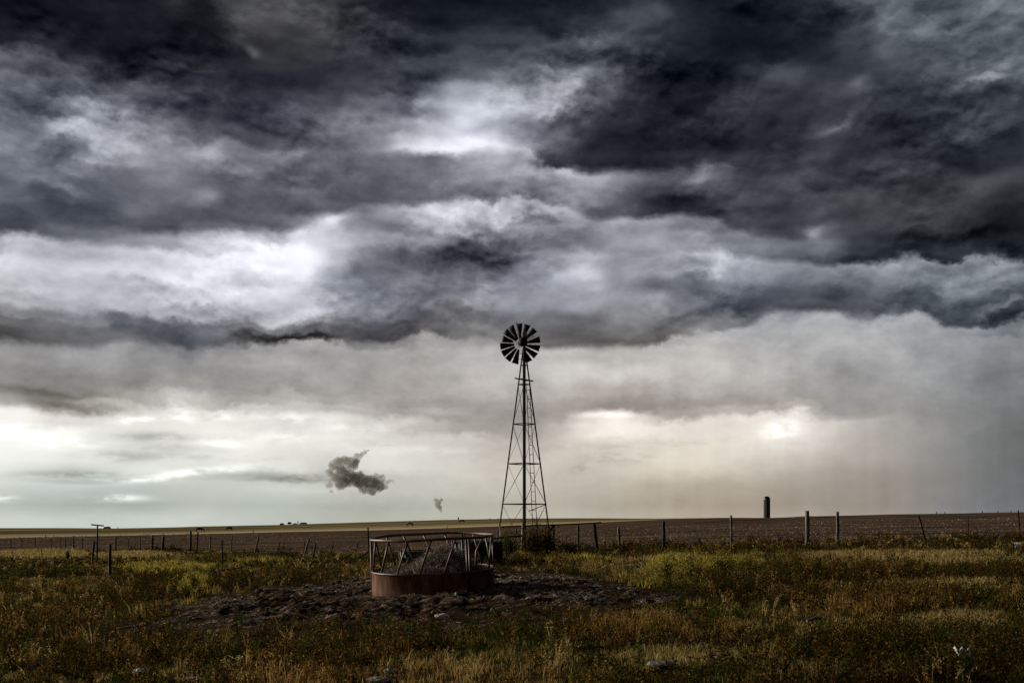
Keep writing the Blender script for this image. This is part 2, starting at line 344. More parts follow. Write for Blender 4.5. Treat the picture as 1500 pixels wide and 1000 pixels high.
class MB:
    """collects simple shapes, then links them as one mesh object"""
    def __init__(s): s.v = []; s.f = []
    def tube(s, pts, rad, n=8, cap=True):
        pts = [Vector(p) for p in pts]
        if not isinstance(rad, (list, tuple)): rad = [rad] * len(pts)
        base = len(s.v); prev = None
        for i, p in enumerate(pts):
            d = (pts[min(i + 1, len(pts) - 1)] - pts[max(i - 1, 0)]).normalized()
            if prev is None:
                a = d.cross(Vector((0, 0, 1)) if abs(d.z) < 0.9 else Vector((1, 0, 0))).normalized()
            else:
                a = (prev - d * prev.dot(d)).normalized()
            prev = a; b = d.cross(a)
            for k in range(n):
                t = 2 * math.pi * k / n
                s.v.append(p + (a * math.cos(t) + b * math.sin(t)) * rad[i])
        for i in range(len(pts) - 1):
            for k in range(n):
                k2 = (k + 1) % n
                s.f.append((base + i * n + k, base + i * n + k2, base + (i + 1) * n + k2, base + (i + 1) * n + k))
        if cap:
            s.f.append(tuple(base + k for k in reversed(range(n))))
            s.f.append(tuple(base + (len(pts) - 1) * n + k for k in range(n)))
        return s
    def ring(s, c, R, r, n=64, m=8, mat=None):
        base = len(s.v); c = Vector(c)
        for i in range(n):
            t = 2 * math.pi * i / n
            for k in range(m):
                q = 2 * math.pi * k / m
                s.v.append(c + Vector(((R + r * math.cos(q)) * math.sin(t), -(R + r * math.cos(q)) * math.cos(t), r * math.sin(q))))
        for i in range(n):
            for k in range(m):
                i2, k2 = (i + 1) % n, (k + 1) % m
                s.f.append((base + i * m + k, base + i2 * m + k, base + i2 * m + k2, base + i * m + k2))
        return s
    def lathe(s, prof, n=32, c=(0, 0, 0), closed=False):
        base = len(s.v); c = Vector(c); m = len(prof)
        for i in range(n):
            t = 2 * math.pi * i / n
            for (r, z) in prof:
                s.v.append(c + Vector((r * math.sin(t), -r * math.cos(t), z)))
        for i in range(n):
            i2 = (i + 1) % n
            for k in range(m if closed else m - 1):
                k2 = (k + 1) % m
                s.f.append((base + i * m + k, base + i2 * m + k, base + i2 * m + k2, base + i * m + k2))
        return s
    def bar(s, a, b, w, h, up=(0, 0, 1)):
        a, b = Vector(a), Vector(b); d = (b - a).normalized(); up = Vector(up)
        if abs(d.dot(up)) > .95: up = Vector((0, 1, 0))
        x = d.cross(up).normalized() * w / 2; z = d.cross(x).normalized() * h / 2
        base = len(s.v)
        for p in (a, b):
            s.v += [p - x - z, p + x - z, p + x + z, p - x + z]
        s.f += [(base, base + 1, base + 2, base + 3), (base + 7, base + 6, base + 5, base + 4)]
        for k in range(4):
            k2 = (k + 1) % 4
            s.f.append((base + k, base + 4 + k, base + 4 + k2, base + k2))
        return s
    def box(s, c, size):
        c = Vector(c); X, Y, Z = (q / 2 for q in size)
        return s.bar(c - Vector((0, 0, Z)), c + Vector((0, 0, Z)), size[0], size[1])
    def build(s, name, mat, parent=None, loc=None, smooth=False, bevel=0):
        me = bpy.data.meshes.new(name)
        me.from_pydata([tuple(p) for p in s.v], [], s.f)
        bm = bmesh.new(); bm.from_mesh(me); bmesh.ops.recalc_face_normals(bm, faces=bm.faces); bm.to_mesh(me); bm.free()
        if smooth:
            for p in me.polygons: p.use_smooth = len(p.vertices) == 4
        me.materials.append(mat)
        o = bpy.data.objects.new(name, me)
        COL.objects.link(o)
        if parent: o.parent = parent
        if loc is not None: o.location = loc
        if bevel:
            b = o.modifiers.new('bevel', 'BEVEL'); b.width = bevel; b.segments = 2; b.limit_method = 'ANGLE'
        return o

# value noise for shapes and layout
_P = RNG.random((256, 256))
def vnoise(x, y):
    x = np.asarray(x, float); y = np.asarray(y, float)
    xi = np.floor(x).astype(int); yi = np.floor(y).astype(int)
    fx = x - xi; fy = y - yi
    fx = fx * fx * (3 - 2 * fx); fy = fy * fy * (3 - 2 * fy)
    g = lambda a, b: _P[a & 255, b & 255]
    return (g(xi, yi) * (1 - fx) + g(xi + 1, yi) * fx) * (1 - fy) + (g(xi, yi + 1) * (1 - fx) + g(xi + 1, yi + 1) * fx) * fy
def fbm(x, y, o=4, gain=.5):
    s = 0; a = 1; t = 0
    for i in range(o):
        s = s + a * vnoise(np.asarray(x) * 2 ** i + 17.3 * i, np.asarray(y) * 2 ** i + 5.1 * i); t += a; a *= gain
    return s / t

# ------------------------------------------------------------------ materials
def mat_new(name):
    m = bpy.data.materials.new(name); m.use_nodes = True
    nt = m.node_tree; nt.nodes.clear()
    out = nt.nodes.new('ShaderNodeOutputMaterial')
    return m, nt, out

def ramp(nt, cols, fac):
    r = nt.nodes.new('ShaderNodeValToRGB')
    el = r.color_ramp.elements
    while len(el) < len(cols): el.new(.5)
    for i, (p, c) in enumerate(cols):
        el[i].position = p; el[i].color = (*c, 1)
    nt.links.new(fac, r.inputs[0])
    return r.outputs[0]

def tex_noise(nt, scale, detail=6, rough=.6, stretch=(1, 1, 1), coord='Object', dist=0):
    tc = nt.nodes.new('ShaderNodeTexCoord'); mp = nt.nodes.new('ShaderNodeMapping')
    mp.inputs['Scale'].default_value = stretch
    nt.links.new(tc.outputs[coord], mp.inputs[0])
    n = nt.nodes.new('ShaderNodeTexNoise')
    n.inputs['Scale'].default_value = scale; n.inputs['Detail'].default_value = detail; n.inputs['Roughness'].default_value = rough
    n.inputs['Distortion'].default_value = dist
    nt.links.new(mp.outputs[0], n.inputs['Vector'])
    return n.outputs[0]

def surf_mat(name, cols, scale=6, stretch=(1, 1, 1), rough=.85, metal=0, bump=.3, bscale=None, bdist=.02, detail=6, dist=0, spec=.3):
    m, nt, out = mat_new(name)
    b = nt.nodes.new('ShaderNodeBsdfPrincipled')
    n = tex_noise(nt, scale, detail, .65, stretch, dist=dist)
    nt.links.new(ramp(nt, cols, n), b.inputs['Base Color'])
    b.inputs['Roughness'].default_value = rough; b.inputs['Metallic'].default_value = metal
    b.inputs['Specular IOR Level'].default_value = spec
    if bump:
        n2 = tex_noise(nt, bscale or scale * 3, 6, .65, stretch)
        bp = nt.nodes.new('ShaderNodeBump'); bp.inputs['Strength'].default_value = bump; bp.inputs['Distance'].default_value = bdist
        nt.links.new(n2, bp.inputs['Height']); nt.links.new(bp.outputs[0], b.inputs['Normal'])
    nt.links.new(b.outputs[0], out.inputs[0])
    return m

def plant_mat(name, cols, trans=.4):
    m, nt, out = mat_new(name)
    at = nt.nodes.new('ShaderNodeAttribute'); at.attribute_name = 'rnd'
    c = ramp(nt, cols, at.outputs['Fac'])
    d = nt.nodes.new('ShaderNodeBsdfDiffuse'); t = nt.nodes.new('ShaderNodeBsdfTranslucent'); mx = nt.nodes.new('ShaderNodeMixShader')
    nt.links.new(c, d.inputs[0]); nt.links.new(c, t.inputs[0])
    mx.inputs[0].default_value = trans
    nt.links.new(d.outputs[0], mx.inputs[1]); nt.links.new(t.outputs[0], mx.inputs[2])
    nt.links.new(mx.outputs[0], out.inputs[0])
    return m

M_soil = surf_mat('pasture_soil', [(.3, (.012, .009, .006)), (.5, (.03, .022, .012)), (.68, (.06, .045, .022)), (.8, (.10, .08, .045))], 2.2, bump=.8, bscale=14, bdist=.05, detail=9, spec=0)
M_plow = surf_mat('plowed_soil', [(.36, (.035, .022, .015)), (.48, (.075, .048, .033)), (.56, (.13, .09, .064)), (.68, (.27, .20, .15))], .55, (.10, 1, 1), bump=.35, bscale=.8, bdist=.10, detail=12, spec=0)
M_farg = surf_mat('far_grass', [(.36, (.07, .055, .024)), (.45, (.13, .10, .045)), (.53, (.22, .175, .085)), (.62, (.42, .34, .19))], .028, (.10, 1, 1), bump=0, detail=10, spec=0)
def cured_band():
    nt = M_farg.node_tree
    b = [n for n in nt.nodes if n.type == 'BSDF_PRINCIPLED'][0]
    src = b.inputs['Base Color'].links[0].from_socket
    tc = nt.nodes.new('ShaderNodeTexCoord'); sp = nt.nodes.new('ShaderNodeSeparateXYZ'); nt.links.new(tc.outputs['Object'], sp.inputs[0])
    n = tex_noise(nt, .05, 6, .6, (.15, 1, 1))
    ma = nt.nodes.new('ShaderNodeMath'); ma.operation = 'MULTIPLY_ADD'; nt.links.new(n, ma.inputs[0]); ma.inputs[1].default_value = 130; nt.links.new(sp.outputs[1], ma.inputs[2])
    mr = nt.nodes.new('ShaderNodeMapRange'); nt.links.new(ma.outputs[0], mr.inputs[0])
    mr.inputs[1].default_value = 325; mr.inputs[2].default_value = 420; mr.inputs[3].default_value = 1; mr.inputs[4].default_value = 0
    mx = nt.nodes.new('ShaderNodeMix'); mx.data_type = 'RGBA'; nt.links.new(mr.outputs[0], mx.inputs[0]); nt.links.new(src, mx.inputs[6]); mx.inputs[7].default_value = (.60, .50, .31, 1)
    nt.links.new(mx.outputs[2], b.inputs['Base Color'])
cured_band()
M_muck = surf_mat('trampled_manure', [(.35, (.010, .0075, .0055)), (.46, (.034, .024, .017)), (.55, (.11, .080, .060)), (.66, (.36, .28, .225))], 4.6, (1, 1.5, 1), bump=.8, bscale=22, bdist=.04, detail=12, rough=.9, dist=.5, spec=0)
def damp_patches():
    nt = M_muck.node_tree
    b = [n for n in nt.nodes if n.type == 'BSDF_PRINCIPLED'][0]
    src = b.inputs['Base Color'].links[0].from_socket
    n = tex_noise(nt, .75, 5, .6, (1, 1.6, 1))
    mr = nt.nodes.new('ShaderNodeMapRange'); nt.links.new(n, mr.inputs[0])
    mr.inputs[1].default_value = .42; mr.inputs[2].default_value = .58; mr.inputs[3].default_value = .85; mr.inputs[4].default_value = 0
    mx = nt.nodes.new('ShaderNodeMix'); mx.data_type = 'RGBA'; nt.links.new(mr.outputs[0], mx.inputs[0]); nt.links.new(src, mx.inputs[6]); mx.inputs[7].default_value = (.016, .011, .008, 1)
    nt.links.new(mx.outputs[2], b.inputs['Base Color'])
damp_patches()
M_rust = surf_mat('rusty_red_steel', [(.3, (.025, .012, .008)), (.44, (.075, .028, .015)), (.56, (.15, .058, .028)), (.7, (.25, .135, .08))], 5.5, (1, 1, .22), rough=.85, bump=.5, bscale=14, bdist=.010, spec=.2)
M_rustbar = surf_mat('worn_rusty_pipe', [(.3, (.03, .015, .010)), (.5, (.085, .045, .030)), (.65, (.19, .12, .085)), (.8, (.36, .28, .23))], 8, rough=.5, bump=.2, bscale=40, bdist=.004, spec=.45)
M_hay = surf_mat('weathered_hay', [(.3, (.035, .027, .021)), (.5, (.12, .094, .076)), (.68, (.28, .23, .19))], 9, bump=.6, bscale=40, bdist=.03, detail=9, spec=0)
M_rubber = surf_mat('old_rubber', [(.3, (.010, .010, .011)), (.55, (.022, .022, .024)), (.75, (.07, .07, .07))], 6, rough=.6, bump=.2, bscale=30, bdist=.005)
M_wood_dark = surf_mat('dark_weathered_wood', [(.3, (.016, .012, .010)), (.55, (.040, .031, .026)), (.75, (.10, .085, .07))], 9, (1, 1, .12), bump=.7, bscale=26, bdist=.01)
M_wood = surf_mat('grey_weathered_wood', [(.3, (.045, .037, .031)), (.52, (.13, .11, .095)), (.72, (.28, .25, .22))], 9, (1, 1, .12), bump=.7, bscale=26, bdist=.01)
M_tpost = surf_mat('rusty_steel_post', [(.3, (.02, .013, .010)), (.55, (.055, .034, .026)), (.75, (.10, .07, .055))], 14, bump=.2, bscale=60, bdist=.003)
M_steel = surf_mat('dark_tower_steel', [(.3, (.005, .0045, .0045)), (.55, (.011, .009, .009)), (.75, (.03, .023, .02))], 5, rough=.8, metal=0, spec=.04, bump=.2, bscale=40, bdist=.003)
M_galv = surf_mat('pale_galvanised_pipe', [(.3, (.12, .11, .10)), (.55, (.26, .24, .22)), (.75, (.4, .38, .35))], 8, (1, 1, .3), rough=.5, metal=.2, bump=.2, bscale=40, bdist=.003)
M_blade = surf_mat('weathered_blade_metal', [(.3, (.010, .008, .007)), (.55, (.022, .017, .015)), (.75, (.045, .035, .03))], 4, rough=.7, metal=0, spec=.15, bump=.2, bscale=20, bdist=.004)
M_gear = surf_mat('tan_gearbox_metal', [(.3, (.24, .19, .14)), (.6, (.42, .35, .27))], 6, rough=.6, bump=.2, bscale=30, bdist=.004)
M_rock = surf_mat('pale_limestone', [(.35, (.05, .042, .033)), (.48, (.17, .15, .125)), (.62, (.38, .35, .31))], 7, bump=.9, bscale=26, bdist=.02)
M_rockd = surf_mat('dark_stone', [(.3, (.02, .016, .014)), (.6, (.06, .05, .045))], 9, bump=.8, bscale=26, bdist=.02)
M_white = surf_mat('white_plastic', [(.35, (.26, .25, .25)), (.6, (.58, .59, .62))], 9, rough=.5, bump=.3, bscale=16, bdist=.01)
M_silo = surf_mat('dark_silo_concrete', [(.3, (.020, .018, .022)), (.6, (.045, .042, .046))], .5, (1, 1, .4), bump=.3, bscale=3, bdist=.05)
M_dome = surf_mat('silo_dome_metal', [(.3, (.02, .02, .03)), (.6, (.05, .05, .065))], .7, rough=.35, metal=.5, bump=0)
M_barn = surf_mat('farm_shed_tin', [(.3, (.05, .045, .06)), (.6, (.12, .11, .13))], .6, bump=.2, bscale=3)
M_bark = surf_mat('weed_stem', [(.3, (.03, .022, .012)), (.7, (.09, .065, .035))], 20, bump=0)
M_wire = surf_mat('rusty_wire', [(.3, (.02, .015, .013)), (.7, (.06, .05, .045))], 10, bump=0, metal=.3, rough=.5)

P_dark = plant_mat('dark_weed_leaves', [(0, (.008, .009, .003)), (.4, (.028, .023, .006)), (.7, (.088, .056, .014)), (1, (.26, .145, .036))], .35)
P_green = plant_mat('green_grass_blades', [(0, (.016, .024, .006)), (.5, (.05, .060, .012)), (.85, (.12, .125, .024)), (1, (.24, .22, .05))])
P_dry = plant_mat('dry_grass_blades', [(0, (.06, .042, .013)), (.4, (.19, .138, .045)), (.8, (.37, .28, .105)), (1, (.52, .41, .19))])
P_orange = plant_mat('dead_orange_stalks', [(0, (.04, .021, .007)), (.5, (.15, .084, .024)), (.85, (.33, .205, .062)), (1, (.50, .36, .14))])
P_yellow = plant_mat('yellow_green_leaves', [(0, (.05, .046, .008)), (.5, (.20, .17, .030)), (.85, (.46, .38, .075)), (1, (.65, .54, .15))])
P_hay = plant_mat('pale_hay_strands', [(0, (.06, .048, .038)), (.5, (.24, .20, .17)), (.85, (.48, .42, .37)), (1, (.68, .62, .56))], .3)
P_straw = plant_mat('pale_straw', [(0, (.05, .038, .028)), (.5, (.19, .15, .115)), (.85, (.38, .31, .245)), (1, (.56, .48, .40))], .2)

# ------------------------------------------------------------------ terrain
TX = np.array([-400, 0, 100, 165, 250, 300, 400, 550, 650, 750, 850, 900, 960, 1050, 1130, 1200, 1250, 1300, 1400, 1500, 1900], float)
PH = np.array([19, 16, 16, 16.5, 15, 13.5, 11.5, 7, 4, 2, 1.5, 1.8, 2, 1, 1, -1.5, -2.5, -4, -5.5, -7.5, -11])
PB = np.array([38, 31, 28.5, 27.3, 25.5, 24.5, 22, 19, 16, 12.5, 9, 6.5, 4, 1.5, 1.3, -1.2, -2.2, -3.7, -5.2, -7.2, -10.7])
FX = np.array([-400, 230, 540, 600, 1900], float)
FD = np.array([84, 97, 49, 50, 55], float)
D_B, D_H = 260.0, 560.0
A_MAX = math.radians(58)

def nearz(x, d):
    z = np.where(x < 0, -1.7 * np.tanh(.0333 * np.abs(x)), .8 * np.tanh(.03 * np.abs(x)))
    z = z + .13 * np.exp(-((x + 1.6) / 4.5) ** 2 - ((d - 20.5) / 5.0) ** 2)
    z = z + .10 * (fbm(x * .35 + 40, d * .35 + 40, 3) - .5) * np.clip((d - 3) / 8, 0, 1)
    return z

def prof(X, d):
    """terrain height for photo column X and depth d"""
    X = np.clip(X, -1600, 3100); d = np.maximum(d, .5)
    df = np.interp(X, FX, FD); pb = np.interp(X, TX, PB); ph = np.interp(X, TX, PH)
    ph = ph + .5 * (fbm(X / 60.0, X * 0 + 3.3, 3) - .5)
    pf = (EYE - nearz((X - 750) / F * df, df)) * F / df
    ld = np.log(d)
    a = np.clip((ld - np.log(df)) / (math.log(D_B) - np.log(df)), 0, 1)
    b = np.clip((ld - math.log(D_B)) / (math.log(D_H) - math.log(D_B)), 0, 1)
    p = pf + (pb - pf) * (1 - (1 - a) ** 1.3)
    p = np.where(d > D_B, pb + (ph - pb) * b, p)
    p = np.where(d > D_H, ph + .8 * np.clip((d - D_H) / 150, 0, 1), p)
    zf = EYE - p * d / F
    return np.where(d <= df, nearz((X - 750) / F * d, d), zf)

def zt(x, y):
    x = np.asarray(x, float); y = np.asarray(y, float)
    az = np.clip(np.arctan2(x, y), -A_MAX, A_MAX); s = np.hypot(x, y)
    return prof(750 + F * np.tan(az), s * np.cos(az))

_DD = np.exp(np.linspace(math.log(4), math.log(1500), 1600))
def at(X, Y):
    """the ground point seen at photo pixel X, Y (nearest)"""
    z = prof(np.full_like(_DD, X), _DD)
    p = (EYE - z) * F / _DD - (Y - HY)
    k = np.argmax(p <= 0) if (p <= 0).any() else len(_DD) - 1
    d = _DD[k]
    return Vector(((X - 750) / F * d, d, float(z[k])))
def pix(X, Y, d):
    return Vector(((X - 750) / F * d, d, EYE - (Y - HY) / F * d))

def build_ground():
    fr = np.radians(np.linspace(-34, 34, 273))
    bk = np.radians(np.linspace(34, 326, 75)[1:-1])
    az = np.concatenate([fr, bk])
    az = np.where(az > math.pi, az - 2 * math.pi, az)
    azc = np.clip(az, -A_MAX, A_MAX)
    X = 750 + F * np.tan(azc)
    df = np.interp(np.clip(X, -400, 1900), FX, FD)
    def rings(lo, hi, n):
        t = np.linspace(0, 1, n)[:, None]
        return np.exp(np.log(lo)[None, :] * (1 - t) + np.log(hi)[None, :] * t)
    one = np.ones_like(df)
    # the plowed field runs to the skyline on the right
    db = D_B * one
    db = np.where(X > 960, np.interp(X, [960, 1060], [D_B, D_H * .985]), db)
    def sheet(name, D, mat):
        S = D / np.cos(azc)[None, :]
        x = S * np.sin(az)[None, :]; y = S * np.cos(az)[None, :]
        z = prof(np.broadcast_to(X, D.shape), D)
        n, m = D.shape
        V = np.stack([x, y, z], -1).reshape(-1, 3)
        i = np.arange(n - 1)[:, None]; k = np.arange(m)[None, :]; k2 = (k + 1) % m
        Q = np.stack([i * m + k + 0 * i, (i + 1) * m + k, (i + 1) * m + k2 + 0 * i, i * m + k2 + 0 * i], -1).reshape(-1, 4)
        Q = Q[:, ::-1]
        fl = [Q]
        if name == 'pasture_ground':
            c = len(V); V = np.vstack([V, [[0, 0, 0]]])
            T3 = np.stack([np.arange(m), (np.arange(m) + 1) % m, np.full(m, c)], -1)
            fl.append(T3)
        o = mesh_np(name, V, fl, mat, smooth=True)
        tag(o, kind='structure')
        return o
    sheet('pasture_ground', rings(1.5 * one, df, 190), M_soil)
    sheet('plowed_field', rings(df, db, 60), M_plow)
    sheet('far_pasture', np.vstack([rings(db, np.maximum(D_H * one, db * 1.01), 40), rings(np.maximum(D_H * one, db * 1.01), 9000 * one, 30)[1:]]), M_farg)
build_ground()

def muck_mask(x, y):
    cy = 20.5; ry = np.where(y > cy, 10.5, 6.4)
    rx = np.where(x > -1.8, 5.3, 5.9)
    r = np.sqrt(((x + 1.8) / rx) ** 2 + ((y - cy) / ry) ** 2)
    r = r + .75 * (fbm(x * .45 + 9, y * .45 + 2, 5) - .5) + .35 * (fbm(x * 1.7 + 29, y * 1.4 + 22, 3) - .5)
    return np.clip((1.12 - r) / .46, 0, 1)

def build_muck():
    xs = np.arange(-9.2, 5.0, .05); ys = np.arange(12.6, 33, .07)
    x, y = np.meshgrid(xs, ys)
    m = muck_mask(x, y)
    n = fbm(x * 1.9, y * 1.2, 6, .62); rid = 1 - np.abs(2 * fbm(x * 1.1 + 50, y * .8 + 20, 4, .55) - 1)
    inside = np.exp(-(((x + 1.56) ** 2 + (y - 20.5) ** 2) / 1.5 ** 2) ** 3)
    h = .22 * (n - .45) + .06 * (rid - .75) + .24 * (fbm(x * 4.5, y * 3.4, 5, .75) - .5)
    h = h * (1 - .8 * inside)
    z = zt(x, y) + m * (.03 + h) - (1 - m) * .12
    V = np.stack([x, y, z], -1).reshape(-1, 3)
    a, b = x.shape
    i = np.arange(a - 1)[:, None]; k = np.arange(b - 1)[None, :]
    Q = np.stack([i * b + k, i * b + k + 1, (i + 1) * b + k + 1, (i + 1) * b + k], -1).reshape(-1, 4)
    keep = (m.reshape(-1)[Q] > 0).any(1)
    Q = Q[keep]
    o = mesh_np('trampled_mud', V, [Q], M_muck, smooth=True)
    tag(o, kind='structure')
    return xs, ys, z
_mx, _my, _mz = build_muck()
def muckz(x, y):
    i = np.clip(((x - _mx[0]) / .05).astype(int), 0, len(_mx) - 1); k = np.clip(((y - _my[0]) / .07).astype(int), 0, len(_my) - 1)
    return _mz[k, i]

# ------------------------------------------------------------------ vegetation
def blades(root, h, w, lean, az, rnd):
    """tapered bent blades; root (n,3)"""
    n = len(root)
    dx = np.sin(az); dy = np.cos(az)
    yaw = RNG.uniform(0, math.pi, n)
    sx = np.cos(yaw) * w / 2; sy = np.sin(yaw) * w / 2
    side = np.stack([sx, sy, np.zeros(n)], -1)
    mid = root + np.stack([dx * lean * h * .35, dy * lean * h * .35, h * .6], -1)
    tip = root + np.stack([dx * lean * h, dy * lean * h, h * np.sqrt(np.clip(1.15 - lean ** 2 * .5, .15, 1))], -1)
    V = np.stack([root - side, root + side, mid + side * .75, mid - side * .75, tip], 1)
    b = np.arange(n)[:, None] * 5
    return V.reshape(-1, 3), b + np.array([[0, 1, 2, 3]]), b + np.array([[3, 2, 4]]), np.repeat(rnd, 5)

def leaves(pos, l, w, rnd, upbias=.2):
    n = len(pos)
    a = RNG.normal(size=(n, 3)); a[:, 2] = np.abs(a[:, 2]) * .7 + upbias
    a /= np.linalg.norm(a, axis=1)[:, None]
    b = np.cross(a, RNG.normal(size=(n, 3))); b /= np.linalg.norm(b, axis=1)[:, None]
    a *= l[:, None] / 2; b *= w[:, None] / 2
    V = np.stack([pos - a, pos + b, pos + a, pos - b], 1)
    i = np.arange(n)[:, None] * 4
    return V.reshape(-1, 3), i + np.array([[0, 1, 2, 3]]), np.repeat(rnd, 4)

class Heap:
    def __init__(s): s.V = []; s.Q = []; s.T = []; s.R = []; s.n = 0
    def add(s, V, Q=None, T=None, R=None):
        s.V.append(V); s.R.append(R)
        if Q is not None: s.Q.append(Q + s.n)
        if T is not None: s.T.append(T + s.n)
        s.n += len(V)
    def blades(s, *a): V, Q, T, R = blades(*a); s.add(V, Q, T, R)
    def leaves(s, *a, **k): V, Q, R = leaves(*a, **k); s.add(V, Q, None, R)
    def build(s, name, mat, parent=None, loc=None):
        fl = []
        if s.Q: fl.append(np.concatenate(s.Q))
        if s.T: fl.append(np.concatenate(s.T))
        return mesh_np(name, np.concatenate(s.V), fl, mat, parent, loc, np.clip(np.concatenate(s.R), 0, 1))

def scatter(d0, d1, dens, spread=.64):
    """random ground points in the seen wedge"""
    A = spread * (d1 ** 2 - d0 ** 2)
    n = int(A * dens)
    d = np.sqrt(RNG.uniform(d0 ** 2, d1 ** 2, n)); x = RNG.uniform(-1, 1, n) * spread * d
    if d0 < 25:
        for (cx, cy, rad) in CLEAR:
            k = ((x - cx) / rad) ** 2 + ((d - cy + .42) / (rad * 1.3 + .40)) ** 2 > RNG.uniform(.6, 1.2, len(x)); x, d = x[k], d[k]
    return x, d
CLEAR = []
for (X_, Y_, w_) in ((208, 986, 24), (280, 998, 28), (531, 932, 38), (573, 986, 18), (648, 906, 20), (708, 918, 24), (968, 978, 40), (1413, 978, 30)):
    q_ = at(X_, Y_); CLEAR.append((q_.x, q_.y, w_ * q_.y / F * .62))

def in_patch(X, Y, lst):
    r = np.zeros_like(X)
    for (cx, cy, rx, ry, wgt) in lst:
        q = ((X - cx) / rx) ** 2 + ((Y - cy) / ry) ** 2
        r = np.maximum(r, wgt * np.exp(-q * 1.2))
    return r

# where the photograph shows each kind of growth (column, row, half sizes, strength)
PALE = [(1330, 815, 190, 7, 1), (1430, 822, 110, 5, 1), (1440, 856, 90, 7, .9), (1400, 910, 110, 14, .8), (1010, 966, 130, 15, 1), (1180, 985, 120, 10, .6),
        (60, 812, 90, 9, .95), (200, 814, 90, 7, .8), (990, 822, 90, 5, .8), (60, 860, 60, 5, .5), (330, 815, 60, 6, .3), (600, 905, 90, 8, .3), (1130, 820, 80, 7, .4)]
YEL = [(250, 832, 95, 9, .8), (285, 855, 22, 16, .9), (1000, 830, 62, 16, 1), (1080, 826, 70, 10, .7), (950, 858, 50, 8, .6), (380, 822, 90, 6, .5), (520, 812, 40, 5, .5), (860, 820, 110, 5, .5), (290, 888, 25, 10, .6), (1020, 860, 40, 8, .5)]
GRN = [(60, 840, 110, 12, .7), (860, 882, 60, 10, 1), (690, 935, 120, 20, .55), (730, 903, 14, 6, 1), (1100, 905, 70, 12, .7), (540, 985, 70, 16, .6), (300, 820, 160, 8, .6), (450, 830, 110, 6, .6), (1450, 925, 80, 14, .5), (430, 915, 40, 10, .5)]
ORG = [(900, 915, 120, 22, 1), (1290, 880, 150, 28, .9), (100, 925, 150, 26, .7), (820, 818, 110, 5, .9), (1180, 800, 250, 7, .6), (700, 990, 300, 14, .6), (1000, 985, 90, 14, .5), (400, 965, 200, 20, .5), (150, 880, 120, 16, .6), (1250, 840, 160, 14, .5)]
DRK = [(1350, 840, 180, 11, .9), (1250, 950, 250, 22, .9), (480, 950, 120, 14, .6), (150, 960, 200, 26, .8), (1100, 940, 120, 14, .7), (880, 805, 150, 5, .9), (200, 825, 260, 4, .6), (1200, 880, 60, 14, .6), (650, 945, 70, 16, .8), (230, 870, 40, 10, .7)]

